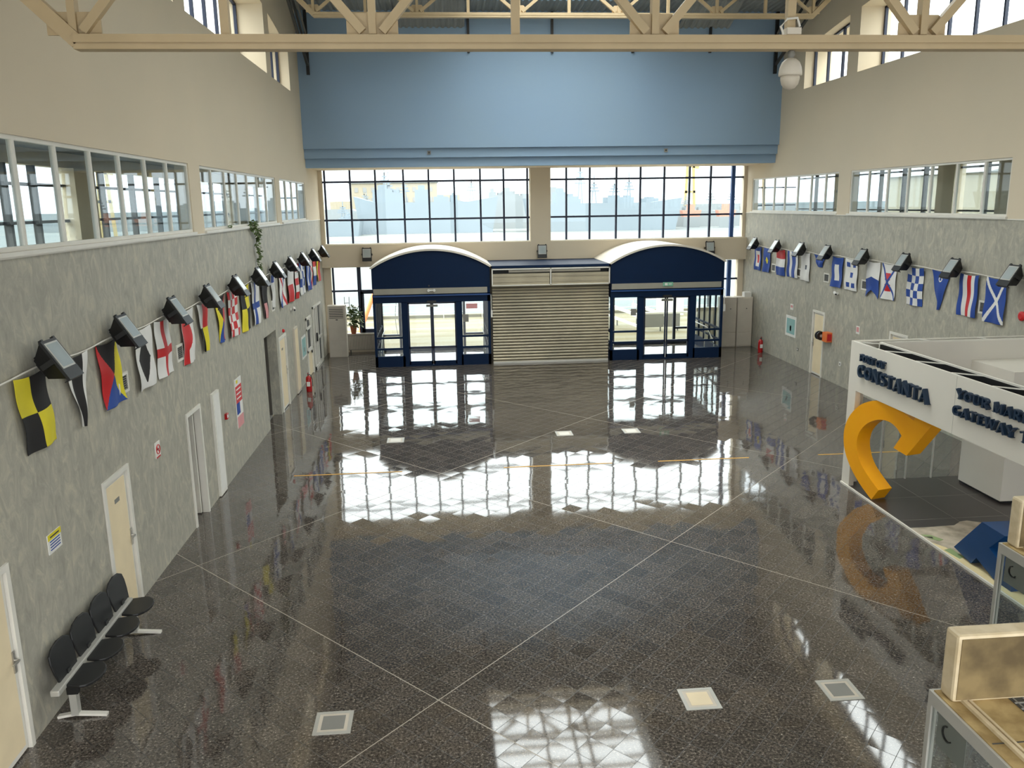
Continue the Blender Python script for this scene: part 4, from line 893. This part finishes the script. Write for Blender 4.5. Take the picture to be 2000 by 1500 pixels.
# relief map on the floor
S(MB().prism([(FX+.0, 12.85), (8.2, 12.84), (8.46, 12.86), (8.75, 12.87), (8.95, 13.02), (9.1, 13.05), (9.27, 12.95), (9.5, 12.6), (9.7, 11.6), (9.6, 10.2), (FX+.0, 9.5)], 'z', .031, .036, 'map_sand'), 'floor_map')
S(MB().prism([(FX, 12.2), (8.05, 12.0), (8.1, 11.3), (8.2, 10.7), (8.2, 9.4), (FX, 9.4)], 'z', .036, .038, 'map_sand2').prism([(FX+.01, 12.55), (8.1, 12.5), (8.2, 12.3), (8.1, 12.25), (8.0, 12.35)], 'z', .036, .039, 'map_green').prism([(7.96, 11.9), (8.1, 11.95), (8.12, 11.6), (8.0, 11.55)], 'z', .038, .04, 'map_green').prism([(FX+.01, 12.45), (8.08, 12.43), (8.05, 12.35)], 'z', .039, .041, 'booth_floor'), 'map_patches')
# letters: built from strokes, flared serif style
def glyph(ch):
    """list of strokes ((x0,y0),(x1,y1),w) in a unit high cell; returns strokes, width"""
    T, t_ = .24, .13; arc = lambda cx, cy, rx, ry, a0, a1, w, n=8: [((cx+rx*math.cos(math.radians(a0+(a1-a0)*i/n)), cy+ry*math.sin(math.radians(a0+(a1-a0)*i/n))), (cx+rx*math.cos(math.radians(a0+(a1-a0)*(i+1)/n)), cy+ry*math.sin(math.radians(a0+(a1-a0)*(i+1)/n))), w) for i in range(n)]
    st = lambda x: [((x, 0), (x, 1), T), ((x-.17, .03), (x+.17, .03), .07), ((x-.17, .97), (x+.17, .97), .07)]
    g = {'C': (arc(.42, .5, .3, .42, 50, 310, .2, 12)+[((.66, .62), (.66, .95), .08)], .78),
         'O': (arc(.45, .5, .32, .42, 0, 360, .2, 16), .9), 'G': (arc(.42, .5, .3, .42, 50, 310, .2, 12)+[((.68, .05), (.68, .45), .16), ((.5, .43), (.8, .43), .08)], .86),
         'N': ([((.14, 0), (.14, 1), .12), ((.12, .98), (.74, .04), .24), ((.74, 0), (.74, 1), .12), ((0, .03), (.28, .03), .07), ((.6, .97), (.9, .97), .07)], .9),
         'S': (arc(.34, .73, .22, .2, 40, 270, .17, 8)+arc(.34, .28, .24, .22, 90, -140, .17, 8), .66),
         'T': ([((.38, 0), (.38, 1), T), ((.0, .93), (.76, .93), .13), ((.2, .03), (.56, .03), .07), ((.03, .8), (.03, .95), .06), ((.73, .8), (.73, .95), .06)], .78),
         'A': ([((.08, 0), (.4, .98), .1), ((.4, .98), (.74, 0), .25), ((.2, .33), (.6, .33), .08), ((-.03, .03), (.2, .03), .07), ((.58, .03), (.9, .03), .07)], .84),
         'P': (st(.18)+arc(.3, .72, .28, .24, -90, 90, .15, 8)+[((.18, .95), (.32, .95), .09), ((.18, .5), (.32, .5), .09)], .66),
         'R': (st(.18)+arc(.3, .74, .26, .22, -90, 90, .15, 8)+[((.18, .95), (.32, .95), .09), ((.18, .53), (.32, .53), .09), ((.36, .5), (.68, .02), .2)], .76),
         'F': (st(.18)+[((.1, .94), (.6, .94), .11), ((.1, .53), (.5, .53), .09), ((.58, .8), (.58, .96), .06)], .66),
         'E': (st(.18)+[((.1, .94), (.6, .94), .11), ((.1, .53), (.5, .53), .09), ((.1, .06), (.64, .06), .11), ((.58, .8), (.58, .96), .06), ((.62, .05), (.62, .22), .06)], .72),
         'I': (st(.2), .42), 'U': ([((.16, .3), (.16, 1), .22), ((.7, .3), (.7, 1), .11), ((0, .97), (.34, .97), .07), ((.56, .97), (.84, .97), .07)]+arc(.43, .32, .27, .27, 180, 360, .16, 8), .88),
         'Y': ([((.38, 0), (.38, .5), T), ((.06, .98), (.38, .46), .22), ((.38, .46), (.72, .98), .1), ((.2, .03), (.56, .03), .07), ((-.06, .97), (.22, .97), .07), ((.58, .97), (.84, .97), .07)], .8),
         'M': ([((.14, 0), (.14, 1), .11), ((.16, .98), (.48, .05), .22), ((.48, .05), (.82, .98), .1), ((.86, 0), (.86, 1), .22), ((0, .03), (.28, .03), .07), ((.7, .03), (1.0, .03), .07)], 1.02),
         'W': ([((.06, 1), (.3, .02), .22), ((.3, .02), (.54, .9), .1), ((.54, .95), (.78, .02), .22), ((.78, .02), (1.02, 1), .1), ((-.06, .97), (.22, .97), .07), ((.9, .97), (1.14, .97), .07)], 1.1)}
    return g[ch]
def lettering(txt, ystart, yend, zbase, h):
    tot = sum(.4 if c == ' ' else glyph(c)[1]+.05 for c in txt); sx = abs(ystart-yend)/tot; pos = 0
    for c in txt:
        if c == ' ': pos += .4; continue
        st_, wd = glyph(c); b = MB(); dp = .06
        for k, ((xa, ya), (xb, yb), wv) in enumerate(st_):
            # image-left is far (large y): run toward smaller y
            p = Vector((FX-dp/2-.005, ystart-(pos+xa)*sx, zbase+ya*h)); q = Vector((FX-dp/2-.005, ystart-(pos+xb)*sx, zbase+yb*h))
            d = q-p
            if d.length < 1e-5: continue
            d.normalize(); wv2 = wv*.74*(sx*abs(d.z)+h*abs(d.y))
            if wv > .2: pass
            p -= d*.004; q += d*.004
            b.beam(p, q, dp+k*.0004, wv2, 'navy', upv=(0, d.z, -d.y))
        b.v = [(x-FX, y-15.38, z) for x, y, z in b.v]; o = b.build('letter', fas)
        pos += wd+.05
lettering('PORT OF', 14.92, 14.02, 2.60, .13)
lettering('CONSTANTA', 14.97, 12.60, 2.29, .235)
lettering('YOUR MARITIME', 11.88, 9.6, 2.58, .145)
lettering('GATEWAY TO', 11.94, 9.98, 2.31, .15)
# amber C sculpture
Cpts = [(14.30, 0), (14.75, .16), (15.15, .38), (15.42, .64), (15.52, .91), (15.49, 1.16), (15.32, 1.42), (14.98, 1.68), (14.6, 1.86), (14.25, 1.93), (13.9, 1.93), (13.5, 1.84), (13.22, 1.75), (13.14, 1.72)]
ip = [(12.48, 1.90)]
outer = [(14.30, .035), (14.75, .16), (15.12, .38), (15.32, .64), (15.40, .91), (15.36, 1.14), (15.22, 1.38), (14.95, 1.62), (14.59, 1.80), (14.25, 1.88), (13.92, 1.90), (13.55, 1.88), (13.17, 1.79), (13.07, 1.89), (12.50, 1.89), (13.26, 1.21), (13.69, 1.22), (13.46, 1.50), (13.64, 1.59), (13.87, 1.64), (14.15, 1.62), (14.44, 1.54), (14.72, 1.38), (14.93, 1.16), (15.0, .92), (14.91, .7), (14.75, .55), (14.52, .43), (14.25, .36), (14.07, .28)]
def smooth(pts, k=5):
    out = []
    for i in range(len(pts)-1):
        p0, p1, p2, p3 = pts[max(i-1, 0)], pts[i], pts[i+1], pts[min(i+2, len(pts)-1)]
        for j in range(k):
            u = j/k; out.append(tuple(.5*((2*p1[c])+(-p0[c]+p2[c])*u+(2*p0[c]-5*p1[c]+4*p2[c]-p3[c])*u*u+(-p0[c]+3*p1[c]-3*p2[c]+p3[c])*u**3) for c in (0, 1)))
    return out+[pts[-1]]
co = smooth([(-.03, .03), (.28, .23), (.57, .5), (.75, .78), (.81, 1.04), (.79, 1.28), (.67, 1.53), (.44, 1.77), (.17, 1.91), (-.03, 1.95), (-.3, 1.95), (-.56, 1.89), (-.85, 1.78)])+[(-.97, 1.93), (-1.36, 1.93), (-.77, 1.11), (-.46, 1.17)]
co += smooth([(-.62, 1.44), (-.5, 1.55), (-.33, 1.62), (-.13, 1.62), (.06, 1.56), (.26, 1.43), (.41, 1.23), (.45, 1.01), (.39, .79), (.28, .62), (.12, .48), (-.05, .36), (-.19, .27)])
cs = tag(MB().prism(co, 'x', 0, .32, 'cyellow').build('letter_sculpture'), 'large amber yellow letter C sculpture standing at the stand corner', 'sculpture')
cs.location = (7.97, 14.29, 0.005); cs.rotation_euler = (0, 0, math.radians(15))
# blue sculpture
bl = [(11.78, .12), (11.2, .80), (10.62, .78), (10.95, .50), (10.55, .46), (9.4, .46), (9.4, .05), (10.75, .04), (11.24, .2), (11.35, .06)]
tag(MB().prism([(11.78, .14), (11.18, .80), (10.65, .79), (10.96, .48), (10.75, .38), (10.4, .3), (10.4, .04), (10.76, .04), (11.22, .2), (11.33, .06)], 'x', FX+.1, FX+.6, 'sblue').build('arrow_sculpture'), 'dark blue angular sculpture lying on the relief map', 'sculpture')
tag(MB().box((9.0, 11.3, .036), (9.5, 11.9, .05), 'black').box((8.95, 11.9, .036), (9.05, 12.0, .25), 'mid_grey').build('floor_stand'), 'small grey stand on the map behind the blue sculpture', 'stand') if False else None

# ------------------------------------------------------------------ control kiosks
def kiosk(x, y, lab):
    t = thing('control_kiosk', lab, 'kiosk', (x, y, 0), 0, 'aluminium control kiosks')
    W, D, H = 1.7, 2.2, 2.1
    for px, py in ((0, 0), (0, -D), (W, 0), (W, -D), (0, -D*.5)): MB().box((px-.0, py-.045 if py > -D else py, 0), (px+.05, py if py > -D else py+.045, H-.1), 'alu').build('post', t)
    MB().box((0, -D, H-.1), (.05, 0, H), 'alu').box((W, -D, H-.1), (W+.05, 0, H), 'alu').box((.05, -.05, H-.1), (W, 0, H), 'alu').box((.05, -D-.0, H-.1), (W, -D+.05, H), 'alu').build('top_rail', t)
    MB().box((.02, -D+.05, H-.02), (W, -.03, H+.01), 'ply').box((.04, -.66, H+.01), (W, -.65, H+.013), 'dark_grey').box((.12, -D+.1, H+.01), (.15, -.05, H+.035), 'sign_case').box((.17, -D+.1, H+.01), (.19, -.05, H+.03), 'sign_case').build('roof_board', t)
    b = MB().box((.48, -.36, H+.012), (1.2, -.14, H+.016), 'dark_grey')
    for i in range(9): b.box((.5+i*.075, -.35, H+.016), (.51+i*.075, -.15, H+.022), 'mid_grey')
    for i in range(3): b.box((.48, -.33+i*.07, H+.016), (1.2, -.32+i*.07, H+.024), 'mid_grey')
    b.build('roof_vent', t)
    MB().box((.015, -D*.5, .9), (.03, -.045, H-.1), 'glass').box((.05, -.03, .9), (W, -.02, H-.1), 'glass').build('glazing', t)
    b = MB().box((.0, -D, 0), (.04, 0, .9), 'alu').box((.05, -.04, 0), (W, 0, .9), 'alu').box((0, -D, .9), (.04, -D*.5, H-.1), 'alu')
    for i in range(14): b.box((-.01, -D+.05, 1.0+i*.07), (0, -D*.5-.06, 1.03+i*.07), 'frame')
    b.build('lower_panel', t)
    b = MB().box((.045, -.4, 1.7), (.05, -.07, 1.99), 'mid_grey')
    for i in range(9):
        a0, a1 = math.radians(100+220*i/9), math.radians(100+220*(i+1)/9); b.beam((.04, -.2-.055*math.cos(a0), 1.86+.055*math.sin(a0)), (.04, -.2-.055*math.cos(a1), 1.86+.055*math.sin(a1)), .016, .01, 'black')
    b.build('notice_board', t)
    s_ = MB().box((.05, -.2, H+.01), (W, -.04, H+.53), 'sign_case').build('sign_box', t, bevel=.025)
    MB().box((.075, -.206, H+.035), (W-.05, -.2, H+.505), 'sign_back').build('sign_back', s_)
    return t
kiosk(3.46, 5.18, 'aluminium control kiosk with plywood roof at the bottom right, nearest the camera')
kiosk(5.69, 7.62, 'aluminium control kiosk behind the nearest one, beside the blue sculpture')

# ------------------------------------------------------------------ outdoors
struct(MB().box((-400, 43.5, -2.6), (500, 1500, -2.5), 'sea').box((-500, -200, -2.6), (-30, 43.5, -2.5), 'sea').build('ground_sea'), 'pale harbour water', 'water')
struct(MB().box((-30, 33.2, -.35), (60, 43.5, -.15), 'quay').box((-30, 43.2, -.15), (60, 43.5, 0), 'quay').box((-30, 43.5, -2.6), (60, 43.6, -.15), 'quay').box((12.6, -200, -.35), (600, 33.2, -.15), 'quay').box((-30, -60, -.35), (-5, 33.2, -.15), 'quay').build('ground_quay'), 'concrete quay in front of the terminal', 'quay')
random.seed(11)
def ship(x, y, L, hh, lab, m='ship', masts=3, sup=None):
    t = thing('ship', lab, 'ship', (x, y, -2.5), 0, 'ships moored across the harbour')
    MB().prism([(-L/2+L*.04, 0), (L/2-L*.04, 0), (L/2, hh*1.15), (L*.3, hh), (-L*.35, hh), (-L/2, hh*1.2)], 'y', -6, 6, m).build('hull', t)
    b = MB(); 
    for i in range(7):
        cx = random.uniform(-L*.33, L*.33); ww = random.uniform(L*.02, L*.07); h2 = hh*random.uniform(.12, .42)
        b.box((cx-ww, -4+i*.01, hh*.98), (cx+ww, 4, hh+h2), m)
        b.box((cx-ww*.5, -3+i*.01, hh+h2), (cx+ww*.4, 3, hh+h2*1.35), m)
    b.build('superstructure', t)
    for i in range(masts):
        cx = random.uniform(-L*.3, L*.3); h2 = random.uniform(.6, 1.3)*hh; k = MB()
        k.beam((cx-.7, 0, hh), (cx, 0, hh+h2), .3, .3, m, (0, 1, 0)).beam((cx+.7, 0, hh), (cx, 0, hh+h2), .3, .3, m, (0, 1, 0))
        for j in range(3): k.box((cx-1.6+j*.4, -.2, hh+h2*(.55+.15*j)), (cx+1.6-j*.4, .2, hh+h2*(.55+.15*j)+.4), m)
        k.box((cx-.12, -.1, hh+h2), (cx+.12, .1, hh+h2*1.35), m); k.build('mast', t)
ship(-4, 255, 42, 9, 'grey naval ship left of the pier seen through the far windows', 'ship', 3)
ship(24, 290, 44, 9, 'grey ship behind the pier seen through the far windows', 'ship2', 3)
ship(48, 250, 46, 8, 'long grey ship right of the pier seen through the far windows', 'ship', 4)
ship(88, 275, 36, 5, 'small pale ship at the right of the far windows', 'ship2', 3)
ship(-31, 240, 18, 4, 'small grey boat at the left of the far windows', 'ship', 3)
ship(-20, 300, 22, 6, 'small grey ship before the cream harbour building', 'ship2', 4)
ship(-120, 160, 70, 8, 'grey ship seen through the left gallery windows', 'ship2', 4)
t = thing('harbour_building', 'long cream harbour building behind the ships', 'building', (-16, 345, -2.5))
MB().box((-20, 0, 0), (15, 12, 17), 'bcream').box((-28, 0, 0), (-20, 12, 10), 'bcream').box((15, 0, 0), (24, 12, 12), 'bcream').build('wall', t); MB().box((-20.5, -.5, 17), (15.5, 12.5, 17.8), 'ship2').build('roof', t)
for i in range(10): 
    for j in range(3): MB().box((-18+i*3.3, -.1, 5.5+j*4), (-16.6+i*3.3, 0, 7.3+j*4), 'bgrey').build('window', t)
tag(MB().box((-150, 331, -2.5), (260, 334, 4.5), 'ship2').build('breakwater'), 'long pale pier wall across the harbour', 'breakwater')
for x, y, h, lab in ((90, 300, 22, 'yellow harbour crane at the right of the far windows'), (112, 290, 24, 'second yellow harbour crane farther right'), (-95, 250, 20, 'yellow harbour crane seen through the left gallery window')):
    t = thing('harbour_crane', lab, 'crane', (x, y, -2.5), 0, 'yellow harbour cranes')
    MB().beam((-2, 0, 0), (-1, 0, h), .8, .8, 'byellow').beam((2, 0, 0), (1, 0, h), .8, .8, 'byellow').box((-2, -.4, h*.5), (2, .4, h*.5+.8), 'byellow').build('tower', t); MB().beam((3, 0, h*.9), (-14, 0, h*1.08), .8, .9, 'byellow').build('boom', t)
for x, y, w2, lab in ((79, 262, 2.6, 'orange boat far across the harbour'), (88, 255, 2.4, 'orange boat beside the small pale ship'), (-110, 140, 4, 'red and white boat seen through the left gallery window'), (-92, 140, 3, 'smaller red boat seen through the left gallery window')):
    tag(MB().prism([(-w2+x, .8), (w2+x, .8), (w2*1.2+x, 2.8), (-w2*1.2+x, 2.8)], 'y', y-1.5, y+1.5, 'borange').box((x-w2*.4, y-1, 2.8), (x+w2*.4, y+1, 4.6), 'borange').box((x-w2, y-1.6, -2.5), (x+w2, y-1.4, .8), 'ship2').build('small_boat'), lab, 'boat', 'small orange boats')
# town beyond the right gallery
for i, (x, y, wx, wy, h, m, lab) in enumerate(((90, 135, 8, 14, 9.5, 'bcream', 'pale town block seen through the right gallery, left part'), (120, 145, 10, 16, 8, 'bgrey', 'low grey town block seen through the right gallery'), (105, 110, 6, 10, 13, 'bcream', 'tall cream town house seen through the right gallery'), (178, 165, 20, 10, 8, 'borange', 'low red roofed town building seen through the right gallery'))):
    t = thing('town_building', lab, 'building', (x, y, -.2), 0, 'town buildings'); MB().box((-wx, -wy, 0), (wx, wy, h), m).build('wall', t); MB().prism([(-wx-.5, h), (wx+.5, h), (0, h+2)], 'y', -wy-.5, wy+.5, 'borange' if i % 2 else 'bgrey').build('roof', t)
b = MB(); random.seed(21)
for i in range(60):
    a = random.uniform(.5, 1.25); r = random.uniform(262, 300); cx, cy = 12+r*math.sin(a), r*math.cos(a); s_ = random.uniform(6, 11)
    b.lathe([(s_*.5, 0), (s_, s_*.4), (s_*.9, s_*.9), (s_*.4, s_*1.25), (.2, s_*1.35)], (cx, cy, -.2), 'tree', 8)
tag(b.build('tree_line'), 'far line of dark trees beyond the right gallery', 'trees', kind='stuff')
# quay furniture seen through the portals
t = thing('gangway', 'white boarding gangway lying on the quay outside the right portal', 'gangway', (8.9, 36.6, -.15))
b = MB()
for x in (-.1, 1.1): b.beam((x, 0, .75), (x-.9, 2.6, .95), .12, .12, 'frame').beam((x, 0, .25), (x-.9, 2.6, .45), .1, .1, 'frame')
b.box((-.15, 0, .2), (1.8, .08, .8), 'mid_grey').box((-.15, 0, .8), (2.2, .12, .88), 'frame'); b.build('frame', t)
b = MB()
for x in (-.05, .9, 1.7): b.box((x, .1, 0), (x+.06, .16, .2), 'mid_grey').box((x-.6, 2.2, 0), (x-.54, 2.26, .3), 'mid_grey')
b.build('wheels', t)
for x, y, lab in ((-1.9, 36.5, 'tall wire hoop on the quay outside the left portal'), (7.55, 37.5, 'tall wire hoop on the quay outside the right portal')):
    pts = [(x+.22*math.cos(a), y, -.15+.95+.95*math.sin(a)) for a in [2*PI*i/24 for i in range(25)]]
    b = MB().tube(pts, .015, 'mid_grey', 6); b.tube([(p[0]+.12, p[1]+.3, p[2]) for p in pts], .012, 'mid_grey', 6)
    tag(b.build('wire_hoop'), lab, 'hoop', 'wire hoops on the quay')
tag(MB().tube([(-3.75, 36, .0), (-3.0, 37.6, 2.0)], .09, 'orange', 10).tube([(-3.0, 37.6, 2.0), (-3.0, 37.6, -.15)], .03, 'mid_grey').tube([(-3.75, 36, .0), (-3.75, 36, -.15)], .06, 'mid_grey').build('orange_pole'), 'slanting orange pole on the quay left of the left portal', 'pole')
tag(MB().box((11.1, 41.8, -.15), (12.4, 42.4, 1.0), 'frame').box((11.2, 41.78, 1.0), (12.3, 42.4, 1.5), 'orange').build('lifebuoy_box'), 'orange and white box on the quay edge outside the right portal', 'box')
for x, lab in ((-3.5, 'quay rail'), ):
    b = MB()
    for z in (.35, .75): b.tube([(-12, 42.9, z-.15), (14, 42.9, z-.15)], .02, 'frame', 6)
    for i in range(14): b.tube([(-12+i*2, 42.9, -.15), (-12+i*2, 42.9, .62)], .02, 'frame', 6)
    tag(b.build('quay_railing'), 'thin white railing along the quay edge', 'railing')
